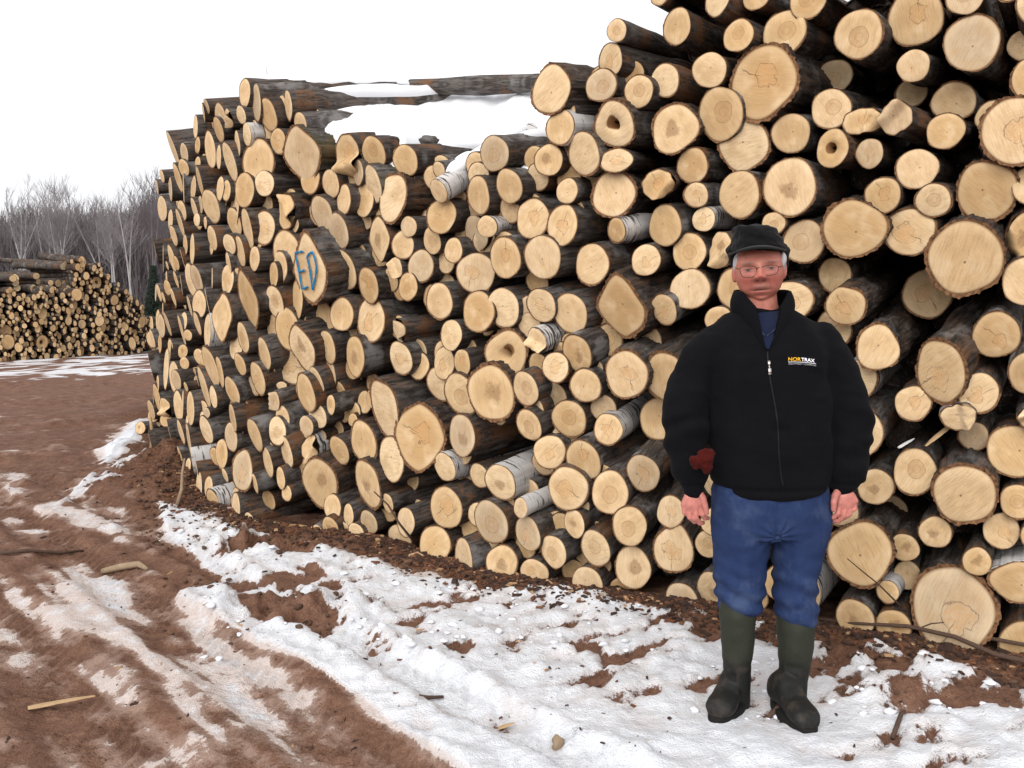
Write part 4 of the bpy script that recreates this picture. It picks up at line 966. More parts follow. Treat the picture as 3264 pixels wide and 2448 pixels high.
def limb(mb, pts, n=20):
    """pts: (Vector, radius); rounded chain"""
    P = [Vector(p) for p, r in pts]; Rr = [r for p, r in pts]
    # rounded ends
    d0 = (P[0] - P[1]).normalized(); d1 = (P[-1] - P[-2]).normalized(); seq = []
    for f in (.95, .75, .4): seq.append((P[0] + d0 * Rr[0] * f, Rr[0] * math.sqrt(max(.02, 1 - f * f))))
    seq += list(zip(P, Rr))
    for f in (.4, .75, .95): seq.append((P[-1] + d1 * Rr[-1] * f, Rr[-1] * math.sqrt(max(.02, 1 - f * f))))
    tube(mb, [p for p, r in seq], [r for p, r in seq], n)
def blob(mb, c, r, n=24, rot=None):
    vs = []; fs = []
    for i in range(1, n):
        ph = math.pi * i / n
        for k in range(n):
            th = 2 * math.pi * k / n; v = Vector((math.sin(ph) * math.cos(th) * r[0], math.sin(ph) * math.sin(th) * r[1], math.cos(ph) * r[2]))
            vs.append(Vector(c) + (rot @ v if rot else v))
    for i in range(n - 2):
        for k in range(n): fs.append((i * n + k, (i + 1) * n + k, (i + 1) * n + (k + 1) % n, i * n + (k + 1) % n))
    fs += [tuple(range(n)), tuple((n - 2) * n + k for k in range(n - 1, -1, -1))]
    mb.add(vs, fs)
def fuse(mb, name, mats, voxel, smooth=4, parent=None, fold=None, extra=None):
    """melt the collected forms into one continuous skin"""
    tmp = bpy.data.objects.new('melt', mb.mesh('melt', [])); COL.objects.link(tmp)
    m = tmp.modifiers.new('r', 'REMESH'); m.mode = 'VOXEL'; m.voxel_size = voxel; m.use_smooth_shade = True
    if smooth: s = tmp.modifiers.new('s', 'SMOOTH'); s.iterations = smooth; s.factor = .5
    dg = bpy.context.evaluated_depsgraph_get(); dg.update()
    me = bpy.data.meshes.new_from_object(tmp.evaluated_get(dg)); bpy.data.objects.remove(tmp); me.name = name
    n = len(me.vertices); co = np.empty(n * 3, np.float32); me.vertices.foreach_get('co', co); co = co.reshape(-1, 3).astype(float)
    no = np.empty(n * 3, np.float32); me.vertices.foreach_get('normal', no); no = no.reshape(-1, 3)
    if fold is not None: co = co + no * fold(co)[:, None]
    me.vertices.foreach_set('co', co.ravel().astype(np.float32)); me.update()
    me.polygons.foreach_set('use_smooth', [True] * len(me.polygons))
    for mt in mats: me.materials.append(mt)
    if extra is not None:
        a = me.attributes.new('tint', 'FLOAT_COLOR', 'POINT'); a.data.foreach_set('color', extra(co).ravel().astype(np.float32))
    return link(name, me, parent), co

def gauss(co, c, s): return np.exp(-(((co - np.array(c)) / np.array(s)) ** 2).sum(1))

# --- body: head, neck, a trunk under the clothes, arms, hands, legs, one skin
HC = W3(2420, 858, 0)
YAW = math.atan2(HC.x, HC.y) - R(1); GAZE = Vector((-math.sin(YAW), -math.cos(YAW), 0)); RY = Matrix.Rotation(-YAW, 3, 'Z')      # he looks at the camera
def turned(v, c): return Vector(c) + RY @ (Vector(v) - Vector(c))
body = MB()
def head_form(mb):
    nu, nv = 96, 72; P = []
    for i in range(nv + 1):
        ph = math.pi * i / nv
        for k in range(nu):
            th = 2 * math.pi * k / nu; P.append((math.sin(ph) * math.cos(th), math.sin(ph) * math.sin(th), math.cos(ph)))
    P = np.array(P); x, y, z = P.T
    wx = .085 * (1 - .04 * np.clip(-z - .25, 0, 1) ** 1.1 - .08 * np.clip(z, 0, 1)); wx = wx * np.where(z < -.6, 1 - .27 * (np.clip(-z - .6, 0, 1) / .4) ** 1.5, 1)
    X_ = x * wx; Y_ = y * np.where(y < 0, .098, .105); Z_ = z * np.where(z < 0, .112, .128)
    low = np.clip(-z - .2, 0, 1); Y_ = np.where(y < 0, Y_ + low * .012, Y_ * (1 - .25 * low))       # face plane upright, nape tucked in
    f = y < .1
    def push(cx, cz, sx, sz, amt):
        nonlocal Y_; Y_ = Y_ - amt * np.exp(-((X_ - cx) / sx) ** 2 - ((Z_ - cz) / sz) ** 2) * f
    push(0, .010, .012, .024, .012); push(0, -.014, .0135, .017, .020); push(0, -.028, .018, .012, .026)       # nose: bridge to tip
    push(.017, -.031, .009, .009, .013); push(-.017, -.031, .009, .009, .013)
    push(0, -.045, .012, .006, -.010)
    for s in (-1, 1):
        push(s * .037, .000, .019, .012, -.014); push(s * .037, .022, .025, .008, .009)                         # sockets, brows
        push(s * .038, -.003, .013, .006, .006); push(s * .038, -.017, .016, .005, .005)                         # lids, bags
        push(s * .048, -.030, .022, .020, .008); push(s * .030, -.052, .007, .018, -.003)                        # cheeks, folds beside the mouth
        push(s * .058, -.074, .024, .026, .011)
    push(0, -.057, .030, .009, .006); push(0, -.0685, .029, .0034, -.008); push(0, -.076, .022, .006, .005)    # upper lip, mouth, lower lip
    push(0, -.086, .024, .005, -.005); push(0, -.099, .024, .011, .009)
    tl = R(5); X2 = X_ * math.cos(tl) - Z_ * math.sin(tl); Z2 = X_ * math.sin(tl) + Z_ * math.cos(tl)
    vs = [HC + RY @ Vector((p[0] * 1.03, p[1] * 1.03, p[2] * (1.10 if p[2] < 0 else 1.035))) for p in zip(X2, Y_, Z2)]
    fs = [(i * nu + k, (i + 1) * nu + k, (i + 1) * nu + (k + 1) % nu, i * nu + (k + 1) % nu) for i in range(nv) for k in range(nu)]
    mb.add(vs, fs)
head_form(body)
for s in (-1, 1): blob(body, HC + RY @ Vector((s * .086, .014, -.010 + s * .006)), (.011, .018, .032), 16)
limb(body, [(W3(2417, 900, .02), .060), (W3(2420, 975, .025), .066), (W3(2430, 1040, .03), .075)], 28)
limb(body, [(W3(2440, 1100, .02), .09), (W3(2450, 1300, .02), .12), (W3(2455, 1560, .03), .13)], 24)
limb(body, [(W3(2390, 1560, .02), .08), (W3(2355, 1800, .01), .062), (W3(2352, 1960, .02), .05), (W3(2352, 2170, .03), .038), (W3(2350, 2225, .02), .035)])
limb(body, [(W3(2515, 1560, .02), .08), (W3(2540, 1800, .01), .062), (W3(2535, 1980, .02), .05), (W3(2528, 2190, .03), .038), (W3(2528, 2250, .02), .035)])
WL, WR = W3(2206, 1545, -.02), W3(2692, 1545, -.02)
limb(body, [(W3(2320, 1090, .03), .05), (W3(2225, 1190, .02), .045), (W3(2180, 1315, 0), .042), (W3(2196, 1450, -.01), .038), (WL, .030)])
limb(body, [(W3(2575, 1090, .03), .05), (W3(2662, 1190, .02), .045), (W3(2704, 1315, 0), .042), (W3(2705, 1450, -.01), .038), (WR, .030)])
def hand(mb, wrist, knuckles, s):
    """back of the hand to the camera, thumb towards the body; s=+1 thumb on the picture's right"""
    pk = [W3(x, y, -.035) for x, y in knuckles]                 # index, middle, ring, little knuckle
    for i, p in enumerate(pk): limb(mb, [(wrist.lerp(p, .12) + Vector((0, 0, 0)), .017), (wrist.lerp(p, .6) + Vector((0, -.004, 0)), .0155), (p, .0125)], 14)
    blob(mb, (wrist + pk[1] + pk[2]) / 3 + Vector((0, -.004, -.004)), (.038, .017, .040), 18)
    dirs = [(.010, -.034), (.007, -.038), (.004, -.035), (.000, -.029)]
    for i, p in enumerate(pk):
        dx, dz = dirs[i]; r = (.0098, .0102, .0097, .0086)[i]
        a = p + Vector((s * dx * .4, -.003, dz)); b = a + Vector((s * (.014 + .003 * i), .012, dz * .55)); c = b + Vector((s * .014, .016, -.002))
        limb(mb, [(p, r * 1.12), (p.lerp(a, .5), r), (a, r * 1.04), (b, r * .92), (c, r * .80)], 14)
def thumb(mb, pts):
    limb(mb, [(W3(*p), r) for p, r in zip(pts, (.0150, .0135, .0118, .0098))], 14)
hand(body, W3(2206, 1558, -.02), [(2234, 1609), (2216, 1619), (2197, 1618), (2180, 1608)], 1)
thumb(body, [(2226, 1568, -.03), (2240, 1588, -.045), (2247, 1612, -.05), (2252, 1635, -.045)])
hand(body, W3(2692, 1556, -.02), [(2676, 1606), (2693, 1612), (2710, 1608), (2725, 1597)], -1)
thumb(body, [(2672, 1566, -.03), (2662, 1582, -.045), (2658, 1602, -.05), (2657, 1624, -.045)])
def skin_tint(co):
    q = (co - np.array(HC)) @ np.array(RY); tl = R(-5); x = q[:, 0] * math.cos(tl) - q[:, 2] * math.sin(tl); z = q[:, 0] * math.sin(tl) + q[:, 2] * math.cos(tl); x = x / 1.03; z = np.where(z < 0, z / 1.10, z / 1.035); y = q[:, 1]
    c = np.tile(np.array([.46, .175, .128, 1.0]), (len(co), 1)); front = (y < .02)
    blot = fbm(x * 55, y * 55, z * 55, 3, 91)[:, None]; c[:, :3] *= 1 + blot * np.array([.12, .35, .35])
    def dab(cx, cz, sx, sz, col, a, pw=4, slant=0):
        nonlocal c; u = x - cx; m = (np.exp(-np.abs(u / sx) ** pw - np.abs((z - cz - slant * u) / sz) ** pw) * front * a)[:, None]; c[:, :3] = c[:, :3] * (1 - m) + np.array(col) * m
    for s in (-1, 1):
        dab(s * .046, -.036, .034, .026, (.40, .085, .070), .6, 2)                        # ruddy cheeks
        dab(s * .038, -.008, .020, .012, (.30, .115, .095), .5, 2)                        # shaded lids
        dab(s * .038, .0205, .021, .0040, (.17, .125, .11), .8, 3, -s * .12)              # grey brows
        dab(s * .0385, -.003, .0120, .0032, (.21, .13, .115), .8)                          # narrowed eyes: white darkened with painted shade, iris, lash line
        dab(s * .0385, -.0028, .0062, .0036, (.015, .010, .010), 1)
        dab(s * .0385, .0012, .0165, .0020, (.035, .016, .014), 1, 4, -s * .06); dab(s * .0385, -.0072, .0135, .0011, (.12, .045, .04), .7)
        dab(s * .039, -.0185, .014, .0013, (.22, .075, .065), .6, 3, s * .15)              # bags
        dab(s * .030, -.052, .0030, .017, (.20, .060, .052), .7, 3) if False else dab(s * .031, -.052, .0028, .016, (.26, .080, .066), .42, 3)
        dab(s * .018, -.034, .003, .008, (.24, .07, .06), .6, 3)
    dab(0, -.022, .014, .018, (.45, .105, .085), .6, 2)
    dab(0, -.0745, .024, .0042, (.34, .095, .09), .85, 3); dab(0, -.0680, .030, .0021, (.05, .016, .016), 1, 4); dab(0, -.0865, .018, .0016, (.24, .08, .065), .5)
    dab(0, -.0570, .030, .0078, (.36, .20, .16), .5, 3)                                 # thin grey moustache
    dab(.0095, -.0385, .0042, .0026, (.07, .02, .02), 1); dab(-.0095, -.0385, .0042, .0026, (.07, .02, .02), 1)
    for k in range(3): dab(0, .040 + .011 * k, .05, .0011, (.26, .095, .07), .5)
    h = z < -.5; nk = (np.clip((-.098 - z) / .035, 0, 1) * (z > -.3))[:, None]; c[:, :3] = c[:, :3] * (1 - nk) + np.array([.38, .135, .10]) * (1 + blot * .5) * nk  # neck tint darkened to paint the shade below the chin
    h = z < -.5; c[h, :3] = np.array([.46, .170, .138]) * (1 + blot[h] * .4)
    return c
t = NT('skin'); a = t.attr('tint', 'Color'); n = t.noise(t.obj(), 90, 4); SKIN = t.done(t.mix(t.math('MULTIPLY', t.step(n, .4, .7), .25), a, (.36, .12, .09)), .5, .35)
t.b.inputs['Subsurface Weight'].default_value = .08; t.b.inputs['Subsurface Radius'].default_value = (.02, .008, .004); t.bump(n, .15, .002)
man, _ = fuse(body, 'person', [SKIN], .0023, 1, None, None, skin_tint)
tag(man, 'older man in black jacket, blue jeans, dark cap and rubber boots standing before the logs', 'person')

# --- cloth
def cloth(name, col, sheen=.2, rough=.95, sc=300):
    t = NT(name); ob = t.obj(); n = t.noise(ob, sc, 2); n2 = t.noise(ob, 9, 3)
    c = t.mix(n, [k * .7 for k in col], [k * 1.3 for k in col]); c = t.mix(t.math('MULTIPLY', t.step(n2, .45, .75), .35), c, [k * 1.5 + .0004 for k in col])
    t.bump(n, .25, .002); t.b.inputs['Sheen Weight'].default_value = sheen; return t.done(c, rough, .12)
J = MB()
T = [(1579, 2276, 2638, .14), (1578, 2276, 2638, .140), (1560, 2268, 2644, .150), (1520, 2262, 2642, .158), (1470, 2256, 2642, .162), (1400, 2252, 2645, .168), (1300, 2250, 2646, .168), (1200, 2246, 2648, .160), (1130, 2238, 2656, .148), (1080, 2244, 2650, .132), (1045, 2264, 2624, .116), (1018, 2294, 2592, .098), (996, 2326, 2540, .082), (978, 2352, 2508, .072)]
loft(J, [ring(W3((l + r) / 2, y, .03 if y > 1100 else .035), (r - l) / 2 / PXM, d, 56, 0, 2.35) for y, l, r, d in T])
for i_ in range(56 * 3):
    v_ = J.v[i_]; u_ = abs(v_[0] - W3(2453, 1560).x) / .22; J.v[i_] = (v_[0], v_[1], v_[2] + .048 * min(1, u_) ** 2.2 * (3 - i_ // 56) / 3)
for i_ in range(56): J.v[i_] = tuple(Vector(J.v[i_]).lerp(W3(2453, 1560, .03), .9))

SL = [((2282, 1098, .03), 0.0794), ((2236, 1152, .02), 0.0832), ((2198, 1232, .01), 0.0822), ((2178, 1312, 0), 0.0832), ((2188, 1400, -.01), 0.0756), ((2200, 1490, -.015), 0.0662), ((2206, 1532, -.02), 0.0548), ((2208, 1556, -.02), 0.0463)]
SR = [((2612, 1094, .03), 0.0794), ((2652, 1150, .02), 0.0813), ((2686, 1232, .01), 0.0803), ((2706, 1310, 0), 0.0813), ((2714, 1395, -.01), 0.0756), ((2706, 1480, -.015), 0.0662), ((2697, 1528, -.02), 0.0548), ((2692, 1552, -.02), 0.0463)]
for S in (SL, SR): limb(J, [(W3(*p), r) for p, r in S], 32)
def jfold(co):
    x, y, z = co.T; q = co - np.array(W3(2447, 1300)); 
    arm = np.clip((np.abs(q[:, 0]) - .20) / .06, 0, 1)
    w = fbm(x * 7 + z * 3, y * 7, z * 11, 3, 41) * .017
    w = w + arm * np.sin(z * 55 + 9 * np.abs(q[:, 0]) + fbm(x * 6, y * 6, z * 6, 2, 5) * 7) * .0055 * np.clip((W3(2172, 1240).z - z) / .1, 0, 1)
    drape = (1 - arm) * np.sin(x * 42 + z * 5 + fbm(x * 3, y * 3, z * 3, 2, 9) * 7) * .0055
    fade = np.clip((z - W3(2447, 1560).z) / .12, .08, 1); drape = drape * fade; w = w * np.maximum(fade, arm)
    hem = np.exp(-((z - W3(2447, 1548).z) / .010) ** 2) * (1 - arm) * -.008
    cuff = np.exp(-((z - W3(2208, 1536).z) / .008) ** 2) * arm * -.006
    return w + drape + hem + cuff
BLACK = cloth('black_fleece', (.0030, .0030, .0042), .01)
jacket, jco = fuse(J, 'jacket', [BLACK], .006, 18, man, jfold)
JB = BVHTree.FromObject(jacket, bpy.context.evaluated_depsgraph_get())
def on_jacket(px, py, off=.003):
    d = sight(px, py).normalized(); h = JB.ray_cast(CAM, d)
    return h[0] - d * off if h[0] else W3(px, py, -.13)
# standing collar, open in front
mb = MB(); top = []; bot = []; N = 40
for k in range(N + 1):
    f = k / N; ang = R(-62 + 304 * f); ex = abs(f - .5) * 2                        # from the zip round the neck and back to the zip
    cx = W3(2430, 1000, .03)
    open_ = max(0, ex - .80) / .2
    rx, ry = .104 - .006 * open_, .088 + .012 * open_
    cb = Vector((cx.x + rx * 1.06 * math.cos(ang), cx.y + ry * 1.1 * math.sin(ang), cx.z - .008 - .10 * open_ ** 1.4 + .018 * math.cos(ang) ** 2 - .012))
    ct = Vector((cx.x - .004 + rx * (1 - .03 * ex) * math.cos(ang), cx.y + ry * math.sin(ang) - .012, cx.z + .086 - .05 * open_ - .012 * max(0, ex - .45) / .55))
    if open_ > 0:
        bx = 2448 + (1 if math.cos(ang) > 0 else -1) * (6 + 70 * (1 - open_)); q = on_jacket(bx, 1015 + 105 * open_, .006); cb = cb.lerp(q, open_ ** .6)
    bot.append(cb); top.append(ct)
rows = []
for j in range(6):
    s = j / 5; rows.append([b.lerp(t_, s) + Vector(((b.x - cx.x), (b.y - cx.y), 0)).normalized() * .010 * math.sin(s * math.pi) for b, t_ in zip(bot, top)])
rows += [[p - Vector((p.x - cx.x, p.y - cx.y, 0)).normalized() * .007 + Vector((0, 0, .002)) for p in r] for r in reversed(rows)]
n = N + 1; vs = [p for r in rows for p in r]; fs = [(j * n + k, j * n + k + 1, (j + 1) * n + k + 1, (j + 1) * n + k) for j in range(len(rows) - 1) for k in range(N)]
mb.add(vs, fs); mb.link('collar', [BLACK], jacket)
# open neck with the shirt showing
mb = MB(); g_ = []
L_, R_ = [(2384, 1000), (2398, 1030), (2420, 1072), (2444, 1112)], [(2496, 990), (2486, 1026), (2470, 1070), (2452, 1112)]
for (a, b) in zip(L_, R_):
    for k in range(7): x = a[0] + (b[0] - a[0]) * k / 6; y = a[1] + (b[1] - a[1]) * k / 6; g_.append(on_jacket(x, y, .004 + .003 * math.sin(k / 6 * math.pi)))
mb.add(g_, [(j * 7 + k, (j + 1) * 7 + k, (j + 1) * 7 + k + 1, j * 7 + k + 1) for j in range(3) for k in range(6)])
SHIRT = cloth('navy_shirt', (.006, .010, .030)); mb.link('shirt', [SHIRT], man)
mb = MB()
for S in ([(2386, 1004), (2402, 1012), (2424, 1042), (2440, 1072), (2418, 1058), (2396, 1030)], [(2494, 996), (2478, 1004), (2456, 1042), (2442, 1074), (2466, 1056), (2490, 1028)]):
    a = [on_jacket(x, y, .011) for x, y in S]; b = [on_jacket(x, y, .004) for x, y in S]; n = len(S)
    mb.add(a + b, [tuple(range(n))] + [(k, (k + 1) % n, n + (k + 1) % n, n + k) for k in range(n)])
mb.link('shirt_collar', [cloth('denim_shirt', (.012, .022, .050))], man)
# front zip, its pull, the embroidered name
mb = MB(); zp = [on_jacket(2448 + (y - 1120) * .115 + 4 * math.sin(y * .02), y, .0015) for y in range(1120, 1560, 12)]
tube(mb, zp, .0035, 6); zipo = mb.link('zip', [flat('zip_tape', (.005, .005, .006), .6)], jacket)
mb = MB(); a, b, c, d = on_jacket(2451, 1151, .007), on_jacket(2452, 1166, .008), on_jacket(2453, 1173, .008), on_jacket(2454, 1194, .008)
tube(mb, [a, a.lerp(b, .6), b], [.0062, .0055, .003], 8); tube(mb, [b, c], [.0022, .0026], 6)
u = (d - c).normalized(); sd = u.cross(Vector((0, 1, 0))).normalized() * .0050; k_ = Vector((0, -.0025, 0))
mb.add([c + sd, c - sd, d - sd * 1.1, d + sd * 1.1, c + sd + k_, c - sd + k_, d - sd * 1.1 + k_, d + sd * 1.1 + k_], [(0, 1, 2, 3), (7, 6, 5, 4), (0, 4, 5, 1), (1, 5, 6, 2), (2, 6, 7, 3), (3, 7, 4, 0)])
mb.link('zip_pull', [flat('zip_metal', (.62, .60, .55), .3, .9, .5)], zipo)
def stitched(text, x0, x1, ybase, yh, col, name, bend, strong=0.0):
    cu = bpy.data.curves.new('t', 'FONT'); cu.body = text; cu.offset = strong; o = bpy.data.objects.new('t', cu); COL.objects.link(o)
    dg = bpy.context.evaluated_depsgraph_get(); dg.update(); me = bpy.data.meshes.new_from_object(o.evaluated_get(dg)); bpy.data.objects.remove(o)
    vs = [v.co.copy() for v in me.vertices]; mx = max(v.x for v in vs); mn = min(v.x for v in vs); my = max(v.y for v in vs); fs = [tuple(p.vertices) for p in me.polygons]
    m = MB(); P = []
    for v in vs:
        f = (v.x - mn) / (mx - mn); x = x0 + (x1 - x0) * f; P.append(on_jacket(x, ybase(x) - yh * (v.y / my), .0035))
    m.add(P, fs); return m.link(name, [col], jacket, smooth=False)
YEL = flat('yellow_thread', (.80, .42, .015), .6, vary=.1); WHT = flat('white_thread', (.80, .80, .86), .6, vary=.05); GRY = flat('grey_thread', (.38, .38, .40), .6, vary=.1); BLU = flat('blue_thread', (.03, .05, .30), .6, vary=.1)
arc = lambda x: 1149 + .0011 * (x - 2545) ** 2 - .002 * (x - 2545) + (x - 2513) * .045
stitched('NOR', 2513, 2553, arc, 11, YEL, 'embroidered_name', 0, .012)
stitched('TRAX', 2554, 2597, arc, 11, WHT, 'embroidered_name', 0, .018)
stitched('EQUIPMENT COMPANY', 2514, 2602, lambda x: arc(x) + 11.5, 5, GRY, 'embroidered_line', 0)
m = MB(); tube(m, [on_jacket(x, arc(x) + 3.6, .0045) for x in range(2513, 2602, 4)], .0010, 5); m.link('embroidered_arc', [WHT], jacket)

# --- jeans
Q = MB()
loft(Q, [ring(W3((l + r) / 2, y, .03), (r - l) / 2 / PXM, d, 48, 0, 2.3) for y, l, r, d in [(1500, 2290, 2625, .12), (1560, 2262, 2642, .135), (1620, 2258, 2650, .14), (1670, 2260, 2648, .135), (1700, 2266, 2642, .12)]])
for rows_ in ([(1650, 2264, 2460, .112), (1700, 2264, 2454, .108), (1740, 2272, 2450, .102), (1790, 2278, 2446, .098), (1840, 2276, 2440, .096), (1880, 2278, 2436, .097), (1910, 2282, 2434, .098), (1935, 2292, 2428, .09), (1948, 2300, 2420, .078)],
              [(1650, 2446, 2648, .112), (1700, 2456, 2640, .108), (1750, 2460, 2626, .102), (1800, 2464, 2614, .098), (1850, 2468, 2606, .096), (1900, 2468, 2606, .097), (1945, 2468, 2610, .098), (1968, 2474, 2606, .09), (1982, 2482, 2598, .078)]):
    loft(Q, [ring(W3((l + r) / 2, y, .025), (r - l) / 2 / PXM, d, 40, 0, 2.1) for y, l, r, d in rows_])
zk = W3(2350, 1900).z
def dfold(co):
    x, y, z = co.T; low = np.exp(-((z - zk) / .10) ** 2)
    w = fbm(x * 9, y * 9, z * 9, 3, 77) * .012
    w = w + low * np.sin(z * 95 + x * 22 + fbm(x * 7, y * 7, z * 5, 2, 3) * 6) * .0065
    w = w + (1 - low) * np.sin(x * 55 + z * 9 + fbm(x * 4, y * 4, z * 4, 2, 8) * 6) * .003
    cr = W3(2455, 1690); d = np.hypot(x - cr.x, z - cr.z); w = w + np.exp(-(d / .07) ** 2) * np.sin(np.arctan2(z - cr.z, np.abs(x - cr.x)) * 12) * .004
    return w - np.exp(-((x - cr.x) / .006) ** 2) * (z > cr.z) * .003
t = NT('denim'); ob = t.obj(); n = t.noise(ob, 260, 2); n2 = t.noise(ob, 8, 4, .6); n3 = t.noise(t.scale(ob, (30, 30, 6)), 1, 3)
c = t.mix(n, (.011, .021, .066), (.024, .042, .108)); c = t.mix(t.math('MULTIPLY', t.step(n2, .46, .7), .55), c, (.060, .085, .160)); c = t.mix(t.math('MULTIPLY', t.step(n3, .5, .75), .4), c, (.008, .016, .060))
t.bump(t.math('ADD', n, n3), .3, .003); DENIM = t.done(c, .9, .12)
jeans, _ = fuse(Q, 'jeans', [DENIM], .005, 5, man, dfold)

# --- rubber boots
def boot(shaft, heel, toe):
    m = MB()
    loft(m, [ring(W3((l + r) / 2, y, dy), (r - l) / 2 / PXM, (r - l) / 2 / PXM * 1.06, 36) for y, l, r, dy in shaft])
    h = Vector(heel); d = (Vector(toe) - h); ln = d.length; d.normalize(); sd = Vector((-d.y, d.x, 0))
    prof = [(-.05, .012, .09, .036), (.0, .012, .125, .047), (.12, .012, .150, .050), (.30, .012, .15, .049), (.46, .012, .118, .049), (.62, .012, .094, .053), (.78, .012, .086, .056), (.91, .012, .078, .051), (.99, .012, .062, .038), (1.02, .014, .045, .022)]
    rg_ = []
    for f, z0, z1, wd in prof:
        c = h + d * ln * f; ps = []
        for k in range(28):
            th = 2 * math.pi * k / 28; a, b = math.cos(th), math.sin(th)
            ps.append(c + sd * (wd * math.copysign(abs(a) ** .8, a)) + Vector((0, 0, (z0 + z1) / 2 + (z1 - z0) / 2 * math.copysign(abs(b) ** .85, b))))
        rg_.append(ps)
    loft(m, rg_)
    o, _ = fuse(m, 'boot', [RUB], .005, 5, man, lambda co: fbm(co[:, 0] * 16, co[:, 1] * 16, co[:, 2] * 16, 2, 12) * .006 + np.exp(-((co[:, 2] - h.z - .17) / .03) ** 2) * np.sin(co[:, 2] * 130) * .0015)
    m = MB(); ol = []
    for k in range(40):
        th = 2 * math.pi * k / 40; f = .5 + .56 * math.cos(th); wd = .0545 * (1 + .10 * math.sin(f * 5 - .9)); ol.append(h + d * ln * f + sd * (wd * math.copysign(abs(math.sin(th)) ** .6, math.sin(th))))
    z = [(-.006, .96), (.0, 1.0), (.018, 1.0), (.024, .96)]; cc = h + d * ln * .5
    loft(m, [[cc + (p - cc) * s + Vector((0, 0, zz)) for p in ol] for zz, s in z]); m.link('sole', [SOLE], o)
t = NT('boot_rubber'); ob = t.obj(); n = t.noise(ob, 14, 4, .6); n2 = t.noise(ob, 70, 3)
sp_ = t.new('ShaderNodeSeparateXYZ'); t.put(sp_.inputs[0], ob); foot = t.step(sp_.outputs[2], .24, .15)
shaft_ = t.mix(n2, (.0150, .0175, .0105), (.0260, .0285, .0180)); foot_ = t.mix(t.math('MULTIPLY', t.step(n, .48, .70), .6), (.0065, .0065, .0062), (.050, .036, .026))
RUB = t.done(t.mix(foot, shaft_, foot_), .65, .3); t.bump(n2, .2, .002)
SOLE = flat('boot_sole', (.007, .0065, .006), .85, vary=.4)
GZ = .008
boot([(1900, 2298, 2410, .01), (1955, 2291, 2413, .01), (2010, 2295, 2408, .015), (2080, 2301, 2401, .02), (2140, 2306, 2394, .025), (2190, 2306, 2392, .03), (2262, 2312, 2390, .04)], (.872, 3.715, GZ), (.742, 3.490, GZ))
boot([(1930, 2478, 2598, .01), (1990, 2473, 2599, .01), (2040, 2476, 2594, .015), (2110, 2481, 2587, .02), (2170, 2487, 2574, .02), (2220, 2487, 2572, .025), (2300, 2490, 2568, .03)], (1.012, 3.668, GZ), (1.052, 3.395, GZ))

# --- hair, cap, spectacles
m = MB()
blob(m, HC + RY @ Vector((-.0770, -.010, .020)), (.014, .036, .036), 20); blob(m, HC + RY @ Vector((.0775, -.010, .030)), (.014, .036, .036), 20); blob(m, HC + RY @ Vector((0, .070, -.004)), (.076, .038, .050), 20)
t = NT('grey_hair'); n = t.noise(t.scale(t.obj(), (300, 300, 40)), 1, 3); HAIR = t.done(t.mix(n, (.26, .25, .26), (.58, .57, .58)), .7, .2)
fuse(m, 'hair', [HAIR], .003, 2, man, lambda co: fbm(co[:, 0] * 140, co[:, 1] * 140, co[:, 2] * 35, 2, 3) * .004)
m = MB(); CC = W3(2414, 790, .012)
def capring(py, l, r, dep, dy=.012): return ring(W3((l + r) / 2, py, dy), (r - l) / 2 / PXM, dep, 44)
loft(m, [capring(802, 2330, 2502, .112), capring(785, 2333, 2497, .116), capring(762, 2338, 2488, .112, .01), capring(745, 2340, 2480, .106, .006), capring(731, 2336, 2470, .094, .002), capring(723, 2340, 2452, .075, 0), capring(719, 2352, 2432, .05, 0)])
for s, px, py0, py1, wd in ((-1, 2336, 794, 840, .012), (1, 2496, 792, 868, .015)):                    # folded ear flaps
    limb(m, [(W3(px - s * 4, py0, .035), .024), (W3(px + s * 0, (py0 + py1) / 2, .045), wd * 1.35), (W3(px + s * 1, py1, .06), wd * 1.0)], 18)
limb(m, [(W3(2334, 800, .05), .024), (W3(2345, 812, .11), .030), (W3(2415, 822, .145), .026), (W3(2485, 815, .11), .030), (W3(2496, 805, .05), .026)], 18)
capm = cloth('dark_wool', (.0055, .0053, .0060), .06, .95, 180)
cap, _ = fuse(m, 'cap', [capm], .004, 4, man, lambda co: fbm(co[:, 0] * 30, co[:, 1] * 30, co[:, 2] * 40, 3, 55) * .007 + np.sin(co[:, 2] * 190 + fbm(co[:, 0] * 9, co[:, 1] * 9, co[:, 2] * 9, 2, 4) * 7) * .0014)
m = MB(); nn = 30; rows = []
for lvl in range(10):
    f = lvl / 4 if lvl < 5 else (9 - lvl) / 4; th_ = .0035 if lvl < 5 else -.0035; row = []
    for k in range(nn + 1):
        a_ = R(-172 + 164 * k / nn); sw = math.sin(-a_) ; ext = .062 * max(0, sw) ** .7
        row.append(turned((CC.x + (.090 + .012 * f) * math.cos(a_), CC.y + (.108 + ext * f) * math.sin(a_), W3(2414, 789).z + th_ - .010 * f * f * sw - .020 * math.cos(a_) ** 2 * (1 - .2 * f) + .006 * math.cos(a_)), CC))
    rows.append(row)
n = nn + 1; m.add([p for r in rows for p in r], [(j * n + k, j * n + k + 1, ((j + 1) % 10) * n + k + 1, ((j + 1) % 10) * n + k) for j in range(10) for k in range(nn)])
m.link('visor', [cloth('visor_wool', (.008, .0082, .0080), .08)], cap)
m = MB()
def Z2(x, y, dy=-.112):
    d = sight(2250 + x * .16275, 700 + y * .16275); t_ = ((HC - CAM).dot(GAZE) - dy) / d.dot(GAZE); return CAM + d * t_
